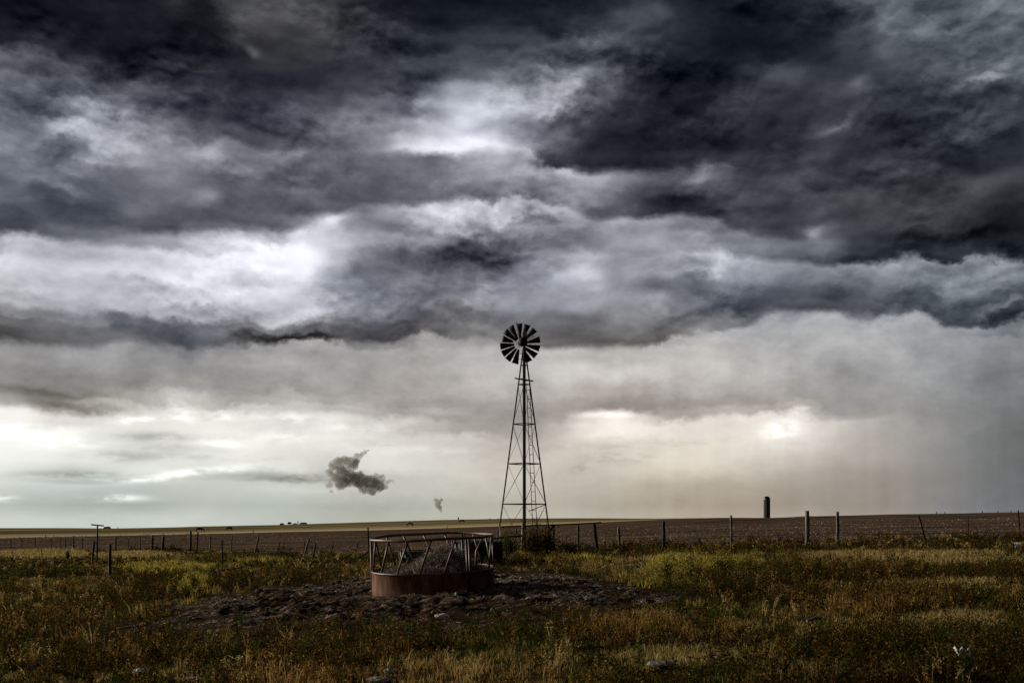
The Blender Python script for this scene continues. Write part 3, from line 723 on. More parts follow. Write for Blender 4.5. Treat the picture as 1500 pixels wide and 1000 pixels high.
H = {k: Heap() for k in ('dark', 'green', 'dry', 'orange', 'yellow')}
def grow(d0, d1, g_dens, f_dens, nb, nl, wmul, lsize):
    # grass
    x, y = scatter(d0, d1, g_dens)
    z = zt(x, y)
    X = 750 + F * x / y; Y = HY + F * (EYE - z) / y
    df = np.interp(X, FX, FD)
    mk = muck_mask(x, y)
    ok = (y < df + 1.2) & (RNG.random(len(x)) > np.clip(mk * 1.6, 0, .975))
    x, y, z, X, Y, mk = (q[ok] for q in (x, y, z, X, Y, mk))
    nA = fbm(x * .3 + 3, y * .3 + 8, 4); nB = fbm(x * .55 + 31, y * .4 + 12, 4); nC = fbm(x * 1.6, y * 1.1, 3)
    pale = in_patch(X, Y, PALE); yel = in_patch(X, Y, YEL); grn = in_patch(X, Y, GRN); org = in_patch(X, Y, ORG); drk = in_patch(X, Y, DRK)
    sc = np.stack([.36 + drk * 1.0 + (nA - .5) * 2.2 - pale * 1.0 - yel * .4,           # dark
                   .15 + grn * 1.1 + (nB - .5) * 1.5,                        # green
                   .10 + pale * 2.0 + (.5 - nA) * 1.3,                       # dry
                   .06 + org * .8 + (.5 - nB) * 1.6 - pale * .6,             # orange
                   -.15 + yel * 1.6], -1) + RNG.normal(0, .20, (len(x), 5))
    kind = sc.argmax(1)
    pick = RNG.random(len(x))
    keep = np.where(kind == 0, pick < .35, np.where(kind == 3, pick < .62, pick < .95))
    for ki, nm, hh, jit in ((0, 'dark', .085, .2), (1, 'green', .085, .3), (2, 'dry', .075, .25), (3, 'orange', .13, .25), (4, 'yellow', .13, .25)):
        q = np.where((kind == ki) & keep)[0]
        if not len(q): continue
        k = max(3, int(nb * (.55 if nm == 'orange' else 1)))
        r = np.repeat(q, k); n = len(r)
        tuft = RNG.random(len(x))[r]
        ang = RNG.uniform(0, 2 * math.pi, n); rad = RNG.uniform(0, 1, n) ** .7 * (.05 + .07 * tuft) * wmul ** .5
        root = np.stack([x[r] + np.cos(ang) * rad, y[r] + np.sin(ang) * rad, z[r] - .01], -1)
        h = hh * np.clip(.05 + 1.9 * nC[r], .3, 1.6) * (.5 + .8 * tuft) * RNG.uniform(.5, 1.25, n)
        w = RNG.uniform(.004, .010, n) * wmul
        lean = np.clip(np.abs(RNG.normal(.35, .35, n)), 0, 1.05)
        az = RNG.uniform(0, 2 * math.pi, n)
        rnd = np.clip(.45 + .35 * (tuft - .5) + RNG.normal(0, .2, n) + (nC[r] - .5) * .4, 0, 1)
        H[nm].blades(root, h, w, lean, az, rnd)
        if nm == 'orange':   # seed heads
            m = np.where(RNG.random(n) < .5)[0]
            for rep in range(4):
                t = RNG.uniform(.55, 1.0, len(m))
                pos = root[m] + np.stack([np.sin(az[m]) * lean[m] * h[m] * t ** 1.7, np.cos(az[m]) * lean[m] * h[m] * t ** 1.7, h[m] * t * .95], -1) + RNG.normal(0, .012, (len(m), 3)) * wmul ** .5
                H[nm].leaves(pos, RNG.uniform(.015, .035, len(m)) * wmul ** .8, RNG.uniform(.006, .014, len(m)) * wmul ** .8, rnd[m] + .1)
    # leafy weeds
    x, y = scatter(d0, d1, f_dens)
    z = zt(x, y)
    X = 750 + F * x / y; Y = HY + F * (EYE - z) / y
    df = np.interp(X, FX, FD); mk = muck_mask(x, y)
    nA = fbm(x * .3 + 3, y * .3 + 8, 4); nB = fbm(x * .55 + 31, y * .4 + 12, 4)
    pale = in_patch(X, Y, PALE); yel = in_patch(X, Y, YEL); drk = in_patch(X, Y, DRK); grn = in_patch(X, Y, GRN); org = in_patch(X, Y, ORG)
    want = .55 + (nA - .5) * 2.4 + drk * .6 + yel * .5 - pale * 1.1
    ok = (y < df + .8) & (RNG.random(len(x)) > np.clip(mk * 1.7, 0, .995)) & (RNG.random(len(x)) < want)
    x, y, z, yel, grn, org, nA, nB = (q[ok] for q in (x, y, z, yel, grn, org, nA, nB))
    n = len(x)
    kind = np.where(RNG.random(n) < yel * 1.1, 4, np.where(RNG.random(n) < .12 + grn * .5, 1, np.where(RNG.random(n) < .07 + org * .33, 3, 0)))
    size = RNG.uniform(.55, 1.35, n) * (.45 + 1.2 * nA)
    nbr = 8
    for ki, nm in ((0, 'dark'), (1, 'green'), (3, 'orange'), (4, 'yellow')):
        q = np.where(kind == ki)[0]
        if not len(q): continue
        rb = np.repeat(q, nbr); m = len(rb)
        ba = RNG.uniform(0, 2 * math.pi, m); el = RNG.uniform(.25, 1.5, m)
        bl = size[rb] * RNG.uniform(.14, .40, m)
        bd = np.stack([np.cos(ba) * np.cos(el), np.sin(ba) * np.cos(el), np.sin(el)], -1)
        per = max(2, nl // nbr)
        r2 = np.repeat(np.arange(m), per); c = len(r2)
        t = RNG.uniform(.15, 1.0, c) ** .8
        src = rb[r2]
        root = np.stack([x[src], y[src], z[src]], -1)
        pos = root + bd[r2] * (bl[r2] * t)[:, None] + RNG.normal(0, .022, (c, 3)) * wmul ** .4
        pos[:, 2] = np.maximum(pos[:, 2], root[:, 2] + .01)
        rnd = np.clip(.42 + RNG.normal(0, .22, c) + .3 * (RNG.random(n)[src] - .5), 0, 1)
        H[nm].leaves(pos, RNG.uniform(.7, 1.4, c) * lsize, RNG.uniform(.35, .7, c) * lsize, rnd)
        root = np.stack([x[rb], y[rb], z[rb]], -1)
        hv = bl * np.sin(el)
        H[nm].blades(root, np.maximum(hv, .03), np.full(m, .006) * wmul, np.clip(np.cos(el) / np.maximum(np.sin(el), .3), 0, 1.4), math.pi / 2 - ba, np.clip(.3 + RNG.normal(0, .15, m), 0, 1))
grow(8.2, 14, 80, 13, 14, 128, 1.35, .030)
grow(14, 24, 46, 9, 12, 88, 1.65, .038)
grow(24, 40, 24, 4.6, 11, 48, 1.9, .048)
grow(40, 64, 9, 1.8, 10, 32, 3.2, .085)
grow(64, 104, 4, .5, 8, 24, 5.0, .13)
def swathe(lst, key, d0, d1, dens, hh, wid, k):
    x, y = scatter(d0, d1, dens)
    z = zt(x, y); X = 750 + F * x / y; Y = HY + F * (EYE - z) / y
    m = in_patch(X, Y, lst) + .35 * (fbm(x * .8 + 5, y * 1.2 + 5, 4) - .5)
    ok = (m > .48) & (y < np.interp(X, FX, FD)) & (muck_mask(x, y) < .2)
    x, y, z, m = (q[ok] for q in (x, y, z, m)); n0 = len(x)
    r = np.repeat(np.arange(n0), k); n = len(r)
    root = np.stack([x[r] + RNG.normal(0, .05, n), y[r] + RNG.normal(0, .05, n), z[r] - .01], -1)
    H[key].blades(root, hh * RNG.uniform(.5, 1.3, n), wid * RNG.uniform(.7, 1.4, n), np.clip(np.abs(RNG.normal(.5, .4, n)), 0, 1.1), RNG.uniform(0, 2 * math.pi, n), np.clip(RNG.normal(.68, .2, n), 0, 1))
swathe(PALE, 'dry', 8.5, 16, 130, .12, .010, 7)
swathe(PALE, 'dry', 16, 30, 60, .14, .016, 7)
swathe(PALE, 'dry', 30, 62, 22, .18, .030, 7)
swathe(PALE, 'dry', 62, 100, 8, .26, .055, 7)
swathe(YEL, 'yellow', 16, 30, 60, .20, .016, 7)
swathe(YEL, 'yellow', 30, 62, 16, .24, .030, 7)
swathe(ORG, 'orange', 9, 18, 30, .20, .010, 4)
def tall_stems(d0, d1, dens, w):
    x, y = scatter(d0, d1, dens); z = zt(x, y)
    ok = (muck_mask(x, y) < .2) & (fbm(x * .6 + 11, y * .6 + 61, 3) > .47)
    x, y, z = x[ok], y[ok], z[ok]; n0 = len(x)
    r = np.repeat(np.arange(n0), 6); n = len(r)
    root = np.stack([x[r] + RNG.normal(0, .04, n), y[r] + RNG.normal(0, .04, n), z[r] - .01], -1)
    h = RNG.uniform(.10, .32, n) * (.5 + RNG.random(n0)[r] * .8); lean = np.clip(np.abs(RNG.normal(.35, .3, n)), 0, 1.1); az = RNG.uniform(0, 2 * math.pi, n)
    c = np.clip(RNG.normal(.62, .2, n0)[r] + RNG.normal(0, .08, n), 0, 1)
    for key, sel in (('orange', RNG.random(n0)[r] < .55), ('dry', None)):
        q = np.where(sel)[0] if sel is not None else np.where(~first)[0]
        if sel is not None: first = sel
        H[key].blades(root[q], h[q], RNG.uniform(.6, 1.3, len(q)) * w, lean[q], az[q], c[q])
        for rep in range(7):
            t = RNG.uniform(.3, 1.0, len(q))
            pos = root[q] + np.stack([np.sin(az[q]) * lean[q] * h[q] * t ** 1.6, np.cos(az[q]) * lean[q] * h[q] * t ** 1.6, h[q] * t * .92], -1) + RNG.normal(0, .014, (len(q), 3))
            H[key].leaves(pos, RNG.uniform(.02, .055, len(q)) * (w / .01) ** .7, RNG.uniform(.006, .014, len(q)) * (w / .01), np.clip(c[q] + .08, 0, 1))
tall_stems(8.5, 16, 4.0, .010)
tall_stems(16, 32, 1.6, .016)
tall_stems(32, 60, .5, .03)
tag(H['dark'].build('dark_weeds', P_dark), 'low dark brown and green leafy weeds covering the pasture', 'weeds', kind='stuff')
tag(H['green'].build('green_grass', P_green), 'dull green grass tufts scattered through the pasture', 'grass', kind='stuff')
tag(H['dry'].build('dry_grass', P_dry), 'short pale dry grass growing in swathes across the pasture', 'grass', kind='stuff')
tag(H['orange'].build('dead_stalks', P_orange), 'rusty orange dead stalks standing among the weeds', 'weeds', kind='stuff')
tag(H['yellow'].build('yellow_weeds', P_yellow), 'yellow green weeds catching the light', 'weeds', kind='stuff')

def litter():
    h = Heap()
    n = 150000
    x = RNG.uniform(-9, 5, n); y = RNG.uniform(13, 32, n)
    m = muck_mask(x, y); c = fbm(x * .9 + 70, y * .7 + 4, 4)
    ok = (m > .25) & (RNG.random(n) < np.clip((c - .45) * 7, .03, 1)) & ((x + 1.56) ** 2 + (y - 20.5) ** 2 > 1.3 ** 2)
    x, y, c = x[ok], y[ok], c[ok]; n = len(x)
    z = muckz(x, y) + .012
    pos = np.stack([x, y, z], -1)
    a = RNG.uniform(0, 2 * math.pi, n); l = RNG.uniform(.03, .15, n); w = RNG.uniform(.007, .020, n) * (y / 18)
    tl = RNG.normal(.12, .25, n)
    d = np.stack([np.cos(a) * np.cos(tl), np.sin(a) * np.cos(tl), np.sin(tl)], -1)
    s = np.stack([-np.sin(a), np.cos(a), RNG.normal(0, .4, n)], -1) * (w / 2)[:, None]
    V = np.stack([pos - d * (l / 2)[:, None] - s, pos - d * (l / 2)[:, None] + s, pos + d * (l / 2)[:, None] + s, pos + d * (l / 2)[:, None] - s], 1).reshape(-1, 3)
    h.add(V, np.arange(n)[:, None] * 4 + np.array([[0, 1, 2, 3]]), None, np.repeat(np.clip(RNG.normal(.56, .27, n), 0, 1), 4))
    tag(h.build('straw_litter', P_straw), 'pale straw and hay scraps trampled into the manure around the feeder', 'straw', kind='stuff')
litter()
def stubble():
    h = Heap(); n = 60000
    X = RNG.uniform(-150, 1650, n); df = np.interp(X, FX, FD)
    d = df * np.exp(RNG.random(n) ** 1.5 * 1.1) + .5
    x = (X - 750) / F * d
    c = fbm(x * .05 + 3, d * .35 + 9, 4)
    ok = RNG.random(n) < np.clip((c - .40) * 4, .05, 1)
    x, d = x[ok], d[ok]; n = len(x)
    pos = np.stack([x, d, zt(x, d) + .02], -1)
    h.leaves(pos, RNG.uniform(.06, .20, n) * (d / 60), RNG.uniform(.02, .05, n) * (d / 60), np.clip(RNG.normal(.45, .25, n), 0, 1), upbias=0)
    tag(h.build('field_stubble', P_straw), 'pale bits of stubble lying on the brown plowed field', 'stubble', kind='stuff')
stubble()

def bush(X, Y, w, hgt, d=None, key='dark', n=700, ls=.06, label='', name='weed_bush', group=None):
    """a leafy weed standing at photo pixel X, Y: w, hgt in metres"""
    b = at(X, Y)
    root = empty(name, b)
    hp = Heap()
    nb = 26
    ba = RNG.uniform(0, 2 * math.pi, nb); el = np.arccos(RNG.uniform(0, .85, nb))
    bl = RNG.uniform(.55, 1.05, nb)
    tips = np.stack([np.cos(ba) * np.cos(el) * w / 2 * bl, np.sin(ba) * np.cos(el) * w / 2 * bl, np.sin(el) * hgt * bl], -1)
    k = RNG.integers(0, nb, n); t = RNG.uniform(.15, 1.05, n) ** .7
    pos = tips[k] * t[:, None] + RNG.normal(0, .045 * (w + hgt), (n, 3))
    pos[:, 2] = np.maximum(pos[:, 2], .01)
    hp.leaves(pos, RNG.uniform(.6, 1.4, n) * ls, RNG.uniform(.3, .6, n) * ls, np.clip(.45 + RNG.normal(0, .24, n), 0, 1))
    mat = {'dark': P_dark, 'green': P_green, 'yellow': P_yellow, 'orange': P_orange}[key]
    hp.build('foliage', mat, root)
    m = MB()
    for i in range(nb):
        p = Vector(tips[i]); m.tube([(0, 0, -.03), p * .5 + Vector((0, 0, .04)), p], [.012, .008, .004], 5)
    m.build('stem', M_bark, root)
    tag(root, label, 'weed', group)
    return root

# ------------------------------------------------------------------ windmill
def build_windmill():
    D = 47.0; s = D / F
    cx = (767.8 - 750) * s
    g = float(zt(cx, D))
    root = empty('windmill', (cx, D, g))
    tag(root, 'tall dark farm windmill with a many bladed wheel on an open steel tower', 'windmill')
    zz = lambda Y: EYE - (Y - HY) * s - g
    a = lambda Y: (4.6 + .132 * (Y - 529)) * s
    dirs = [(-1, 0), (0, -1), (1, 0), (0, 1)]
    def corner(k, Y): r = a(Y); return Vector((dirs[k][0] * r, dirs[k][1] * r, zz(Y)))
    Yg = HY + (EYE - g) / s
    for k in range(4):
        m = MB(); wd = .082 if k != 1 else .105
        p0 = corner(k, Yg + 6); p1 = corner(k, 512)
        nrm = Vector((dirs[k][0], dirs[k][1], 0)); tn = Vector((-dirs[k][1], dirs[k][0], 0))
        for sgn in (1, -1):   # angle iron: two flanges
            off = (tn * sgn - nrm).normalized() * wd * .42
            m.bar(p0 + off, p1 + off, wd * .95 if sgn > 0 else .012, .012 if sgn > 0 else wd * .95, up=(nrm + tn).normalized())
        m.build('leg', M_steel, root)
    for Y, w in ((527, .03), (535, .035), (563, .035), (621, .04), (679, .045), (738, .05)):
        m = MB()
        for k in range(4):
            p, q = corner(k, Y), corner((k + 1) % 4, Y)
            front = k in (0, 1)
            sag = 0
            mid = (p + q) / 2 + Vector((0, 0, sag))
            m.bar(p, mid, w * .95, w * .95); m.bar(mid, q, w * .95, w * .95)
        m.build('girt', M_steel, root)
    lv = [563, 621, 679, 738, Yg - 3]
    for i in range(4):
        m = MB()
        for k in range(4):
            p, q = corner(k, lv[i]), corner((k + 1) % 4, lv[i + 1]); m.tube([p, q], .0075, 5)
            if (i + k) % 4 != 1:
                p, q = corner((k + 1) % 4, lv[i]), corner(k, lv[i + 1]); m.tube([p, q], .0075, 5)
        m.build('brace_rod', M_steel, root)
    # a loose brace hanging from the right leg
    m = MB(); c = corner(2, 738.5); m.bar(c, Vector(((774.5 - 767.8) * s, -.35, zz(748))), .035, .03); m.build('loose_brace', M_steel, root)
    # ladder on the right front face
    m = MB()
    xa, xb = (771.2 - 767.8) * s, (781 - 767.8) * s; wa, wb = 4.6 * s, 6.4 * s
    ya, yb = -a(566) / 2 - .05, -a(795) / 2 - .05
    P = lambda t, sd: Vector((xa + (xb - xa) * t + (wa + (wb - wa) * t) * sd, ya + (yb - ya) * t, zz(566 + (796 - 566) * t)))
    for sd in (0, 1): m.tube([P(0, sd), P(1, sd)], .017, 6)
    m.build('ladder_rail', M_steel, root)
    for i in range(17):
        t = (i + .4) / 17; MB().tube([P(t, 0), P(t, 1)], .014, 6).build('ladder_rung', M_steel, root)
    # working platform
    for (X0, Y0, X1, Y1, yy) in ((754, 555, 773, 558.6, -.30), (763, 553.4, 781.5, 557.2, .25)):
        MB().bar(((X0 - 767.8) * s, yy, zz(Y0)), ((X1 - 767.8) * s, yy, zz(Y1)), .16, .04).build('platform_board', M_wood_dark, root)
    # drop pipe and pump standpipe
    MB().tube([(-.01, 0, -.1), (-.01, 0, zz(690)), (0, 0, zz(505))], [.052, .047, .038], 10).build('drop_pipe', M_steel, root, smooth=True)
    MB().tube([((764.4 - 767.8) * s, -a(Yg) - .10, -.15), ((765.6 - 767.8) * s, -a(760) - .06, zz(766))], [.062, .055], 10).build('standpipe', M_galv, root, smooth=True)
    # mast head
    MB().tube([(0, 0, zz(520)), (0, 0, zz(497))], .06, 10).build('mast', M_steel, root, smooth=True)
    head = MB()
    hc = Vector(((768.3 - 767.8) * s, 0, zz(491.5)))
    head.box(hc + Vector((0, -.16, 0)), (.24, .40, .24))
    gb = head.build('gearbox', M_gear, root, bevel=.04)
    gb.rotation_euler = (0, 0, 0)
    MB().tube([Vector((0, -.1, zz(499))), Vector(((763.5 - 767.8) * s, .42, zz(500.5)))], [.13, .10], 12).build('axle_housing', M_steel, root, smooth=True)
    eh = MB(); eh.lathe([(.02, -.20), (.15, -.19), (.20, -.10), (.205, .08), (.16, .17), (.02, .20)], 14, c=Vector(((766.2 - 767.8) * s, 0, zz(500.5))))
    eh.build('engine_head', M_blade, root, smooth=True)
    # wheel
    R = .945
    wc = Vector(((762 - 767.8) * s, .45, zz(501)))
    yaw = math.radians(9)
    ax = Vector((-math.sin(yaw), -math.cos(yaw), .03)).normalized()
    rx = Vector((math.cos(yaw), -math.sin(yaw), 0)); rz = ax.cross(rx) * -1
    if rz.z < 0: rz = -rz
    Wp = lambda r, t, f=0: rx * (r * math.sin(t)) + rz * (r * math.cos(t)) + ax * f
    wheel_m = MB()
    wheel_m.tube([ax * .12, ax * -.16], .085, 12)
    for r, th in ((.50 * R, .010), (.74 * R, .008)):
        pts = [Wp(r, 2 * math.pi * i / 48, -.04) for i in range(49)]
        if r < .6 * R: pts = pts
        wheel_m.tube(pts, th * .8, 5, cap=False)
    spokes = [357, 21, 46.6, 62, 79, 104.6, 128, 141.6, 153, 175, 194.7, 207.7, 219, 242, 264.7, 287.4, 310.7, 331.3]
    for dg in spokes:
        t = math.radians(dg)
        ln = .76 * R if dg in (62, 141.6, 207.7) else .72 * R
        if dg == 175: ln = .5 * R
        for off in ((-.028, .028) if dg in (62, 141.6, 207.7, 175) else (0,)):
            wheel_m.tube([Wp(.07, t, .05) + Wp(off, t + math.pi / 2), Wp(ln, t, -.035) + Wp(off * .8, t + math.pi / 2)], .009 if off else .006, 5)
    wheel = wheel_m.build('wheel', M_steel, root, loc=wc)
    for dg in (357, 21, 46.6, 79, 104.6, 128, 153, 194.7, 219, 242, 264.7, 287.4, 310.7, 331.3):
        t = math.radians(dg)
        r0, r1 = .29 * R, 1.0 * R
        if abs(dg - 287.4) < .1: r1 = .92 * R; r0 = .36 * R
        if dg in (331.3, 310.7, 21, 357): r0 = .25 * R
        tw = random.uniform(.16, .30)
        vs, fs = [], []
        nr, nc = 5, 5
        for side in (0, 1):
            for i in range(nr):
                r = r0 + (r1 - r0) * i / (nr - 1)
                w = .048 * R + (.168 * R - .048 * R) * (i / (nr - 1))
                for k in range(nc):
                    q = -1 + 2 * k / (nc - 1)
                    cv = .03 * (1 - q * q)
                    vs.append(Wp(r, t, -.03 + q * w * tw + cv + side * .006) + Wp(q * w, t + math.pi / 2))
        n1 = nr * nc
        for side in (0, 1):
            for i in range(nr - 1):
                for k in range(nc - 1):
                    b = side * n1 + i * nc + k
                    f = (b, b + 1, b + nc + 1, b + nc)
                    fs.append(f if side else f[::-1])
        edge = [i * nc for i in range(nr)] + [(nr - 1) * nc + k for k in range(1, nc)] + [i * nc + nc - 1 for i in range(nr - 2, -1, -1)] + [k for k in range(nc - 2, 0, -1)]
        for e in range(len(edge)):
            p, q = edge[e], edge[(e + 1) % len(edge)]; fs.append((p, q, q + n1, p + n1))
        m = MB(); m.v = vs; m.f = fs
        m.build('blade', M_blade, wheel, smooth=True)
    # folded tail vane seen nearly edge on in front of the wheel
    m = MB()
    ta, tb = Vector(((757.0 - 767.8) * s, -.95, zz(478.5))), Vector(((764.5 - 767.8) * s, -.25, zz(497)))
    m.bar(ta, tb, .03, .03)
    m.bar(ta + Vector((0, 0, .03)), ta * .3 + tb * .7, .02, .17, up=(0, 1, .2))
    m.build('tail_vane', M_blade, root)
build_windmill()

# ------------------------------------------------------------------ round hay feeder
def build_feeder():
    D = 20.5; s = D / F
    c = Vector(((636 - 750) * s, D, 0))
    zb = float(zt(c.x, c.y)) + .025
    root = empty('hay_feeder', (c.x, c.y, zb))
    root.rotation_euler = (math.radians(2.1), math.radians(-1.9), 0)
    tag(root, 'round rusty red cattle hay feeder with a solid skirt and slanted bars', 'hay feeder')
    R = 1.215
    z0, z1, z2 = -.12, .44, 1.09
    # skirt with rolled lip, slightly dented
    n = 120; prof_ = [(R, z0), (R + .002, z0 + .2), (R, z1 - .02), (R + .018, z1), (R, z1 + .02), (R - .012, z1), (R - .012, z0)]
    m = MB()
    m.lathe(prof_, n, closed=True)
    for i, v in enumerate(m.v):
        t = math.atan2(v.x, -v.y)
        k = 1 + .009 * math.sin(3 * t + .6) + .007 * math.sin(9 * t + 2) * (1 if v.z < z1 - .05 else .3)
        m.v[i] = Vector((v.x * k, v.y * k, v.z))
    m.build('skirt', M_rust, root, smooth=True)
    MB().ring((0, 0, z1 + .005), R, .020, 96, 8).build('middle_rail', M_rustbar, root, smooth=True)
    top = MB().ring((0, 0, z2), R, .026, 96, 8)
    for i, v in enumerate(top.v):
        t = math.atan2(v.x, -v.y); top.v[i] = v + Vector((0, 0, .008 * math.sin(2 * t + 1) + .006 * math.sin(5 * t)))
    top.build('top_rail', M_rustbar, root, smooth=True)
    pt = lambda deg, z, r=R: Vector((r * math.sin(math.radians(deg)), -r * math.cos(math.radians(deg)), z))
    tops = [-60, -38.5, -17.4, 3.4, 25.3, 58, 79, 100, 121, 140, 172, 193, 214, 235, 256]
    for q, dg in enumerate(tops):
        m = MB()
        sl = 11.5 + random.uniform(-1, 1)
        p0, p1 = pt(dg, z2 - .01), pt(dg - sl, z1 + .02)
        mid = (p0 + p1) / 2
        if dg == 58: mid = mid + Vector((-.06, 0, .05))
        else: mid = mid + Vector((random.uniform(-.006, .006), random.uniform(-.006, .006), 0))
        m.tube([p0, mid, p1], .0205, 8)
        m.build('bar', M_rustbar, root, smooth=True)
    for dg in (-86, 38, 152):
        for o_ in (-1.6, 1.6):
            MB().tube([pt(dg + o_, z2 + .02), pt(dg + o_ * .8, z0 + .05, R + .012)], .024, 8).build('upright', M_rustbar, root, smooth=True)
    # hay heap lying inside
    zh = zb
    hay = empty('hay_pile', (c.x, c.y, zh))
    N_ = 90
    xs = np.linspace(-1.17, 1.17, N_); gx, gy = np.meshgrid(xs, xs)
    r = np.hypot(gx, gy)
    n1 = fbm(gx * 2.4 + 7, gy * 2.4 + 3, 5, .6)
    hgt = .40 + .40 * np.exp(-((gx - .18) / .50) ** 2 - (gy / .70) ** 2) + .34 * (n1 - .5) * np.clip((1.25 - r) / .5, 0, 1)
    ed_ = np.clip((r - .86) / .28, 0, 1); hgt = hgt - .12 * ed_ * ed_
    hgt = np.where(r > 1.16, -.1, hgt)
    V = np.stack([gx, gy, hgt], -1).reshape(-1, 3)
    i = np.arange(N_ - 1)[:, None]; k = np.arange(N_ - 1)[None, :]
    Q = np.stack([i * N_ + k, i * N_ + k + 1, (i + 1) * N_ + k + 1, (i + 1) * N_ + k], -1).reshape(-1, 4)
    Q = Q[(r.reshape(-1)[Q] < 1.165).all(1)]
    mesh_np('hay_mound', V, [Q], M_hay, hay, smooth=True)
    hp = Heap(); n = 6500
    rr = np.sqrt(RNG.random(n)) * 1.16; aa = RNG.uniform(0, 2 * math.pi, n)
    x, y = rr * np.cos(aa), rr * np.sin(aa)
    ii = np.clip(((x + 1.17) / 2.34 * (N_ - 1)).astype(int), 0, N_ - 1); kk = np.clip(((y + 1.17) / 2.34 * (N_ - 1)).astype(int), 0, N_ - 1)
    z = hgt[kk, ii]
    rad_out = np.arctan2(x, y) + RNG.normal(0, .8, n)
    hp.blades(np.stack([x, y, z - .02], -1), RNG.uniform(.06, .22, n) * np.where(x < -.3, .7, 1.0), RNG.uniform(.008, .017, n), np.clip(RNG.normal(1.2, .25, n), .4, 1.5), rad_out, np.clip(RNG.normal(.42, .25, n), 0, 1))
    hp.build('loose_straw', P_hay, hay)
    tag(hay, 'heap of weathered grey hay lying inside the round feeder', 'hay')
build_feeder()

# ------------------------------------------------------------------ tyres
def tyre(X, Yb, dia, width, yaw, label, tilt=0):
    b = at(X, Yb)
    root = empty('tractor_tyre', b); root.rotation_euler = (math.radians(tilt), 0, yaw)
    R, w = dia / 2, width
    pr = [(R * .60, 0), (R * .80, -.0), (R * .95, w * .06), (R * .985, w * .2), (R * .985, w * .8), (R * .95, w * .94), (R * .80, w), (R * .60, w), (R * .57, w * .9), (R * .74, w * .8), (R * .74, w * .2), (R * .57, w * .1)]
    m = MB().lathe(pr, 56, closed=True)
    m.build('carcass', M_rubber, root, smooth=True)
    m = MB()
    nl = 22
    for i in range(nl):
        for half in (0, 1):
            t0 = 2 * math.pi * (i + .5 * half) / nl; t1 = t0 + (.16)
            zA, zB = (w * .03, w * .53) if half == 0 else (w * .97, w * .47)
            p = lambda t, z, r: Vector((r * math.sin(t), -r * math.cos(t), z))
            m.bar(p(t0, zA, R * .975), p(t1, zB, R * 1.0), .055, .075, up=p((t0 + t1) / 2, 0, 1))
    m.build('tread', M_rubber, root)
    tag(root, label, 'tyre', 'old tractor tyres lying behind the feeder')
tyre(618, 825, 1.72, .50, .2, 'thinner old tractor tyre lying flat behind the left half of the hay feeder')
tyre(698, 826, 1.74, .80, .9, 'thick black tractor tyre lying flat beside the windmill weeds')

# ------------------------------------------------------------------ fence posts
def post(Xt, Yt, Xb, Yb, wpx, mat, label, group, name='fence_post', cat='fence post', steel=False, d=None):
    b = at(Xb, Yb) if d is None else pix(Xb, Yb, d)
    t = pix(Xt, Yt, b.y)
    r = wpx * b.y / F / 2
    o_ = t - b
    if steel:
        m = MB(); r = max(r, .022)
        m.bar(Vector((0, 0, -.2)) - Vector((o_.x, 0, 0)) * .1, o_, r * 2, .010); m.bar(Vector((0, r * .8, -.2)) - Vector((o_.x, 0, 0)) * .1, o_ + Vector((0, r * .8, 0)), .010, r * 1.6)
        for k in range(8):
            q = o_ * (.2 + .1 * k); m.box(q + Vector((0, -.012, 0)), (r * 1.3, .02, .018))
        o = m.build(name, mat, loc=b)
    else:
        k = 7; pts = []; rad = []
        for i in range(k):
            f = i / (k - 1)
            pts.append(o_ * (f * 1.12 - .12) + Vector((random.uniform(-1, 1), random.uniform(-1, 1), 0)) * r * .16)
            rad.append(r * (1.1 - .18 * f) * random.uniform(.93, 1.07))
        m = MB().tube(pts, rad, 10)
        top = len(m.v) - 10
        for i in range(10): m.v[top + i] += Vector((0, 0, random.uniform(-.5, .4) * r))
        for i in range(len(m.v)): m.v[i] += Vector((random.uniform(-1, 1), random.uniform(-1, 1), 0)) * r * .06
        o = m.build(name, mat, loc=b, smooth=True)
    tag(o, label, cat, group)
    POSTS.append((b, t))
    return o
POSTS = []
GR = 'fence posts to the right of the windmill'
GL = 'fence posts along the left field edge'
right_pts, left_pts = [], []
def P(lst, *a, **k): o = post(*a, **k); lst.append(POSTS[-1]); return o
P([], 847, 768, 847, 805, 3.6, M_wood, 'pale upright post under the top rail just right of the windmill', GR)
P(right_pts, 870, 766, 874.5, 806, 5.6, M_wood_dark, 'thick dark post leaning left at the end of the top rail', GR)
P(right_pts, 906, 772, 908, 803, 4.2, M_wood, 'short pale grey post, shorter than the dark posts on both sides', GR)
P([], 961, 793, 961.5, 803, 2.4, M_wood, 'tiny pale broken post stub in the grass beside a tall dark post', GR)
P(right_pts, 972, 762, 972.5, 803, 4.8, M_wood_dark, 'straight near black post, standing left of the silo beside a pale stub', GR)
P(right_pts, 1071, 755, 1071.5, 801, 3.6, M_wood, 'slender grey post standing left of the silo, its top at the skyline', GR)
P(right_pts, 1182.5, 748, 1183, 798, 6.2, M_wood, 'thickest grey fence post, first to the right of the silo', GR)
P(right_pts, 1227, 749, 1227, 797, 4.8, M_wood, 'grey post with dark top, second to the right of the silo', GR)
P(right_pts, 1346, 755, 1358, 795, 2.4, M_tpost, 'dark steel post leaning far to the left against the plowed field', GR, steel=True)
P(right_pts, 1491.5, 747, 1495, 786, 1.9, M_tpost, 'thin dark steel post at the right end of the fence', GR, steel=True)
P([], 1418, 757, 1419, 788, 1.0, M_tpost, 'very thin faint steel post between the leaning one and the last one', GR, steel=True)
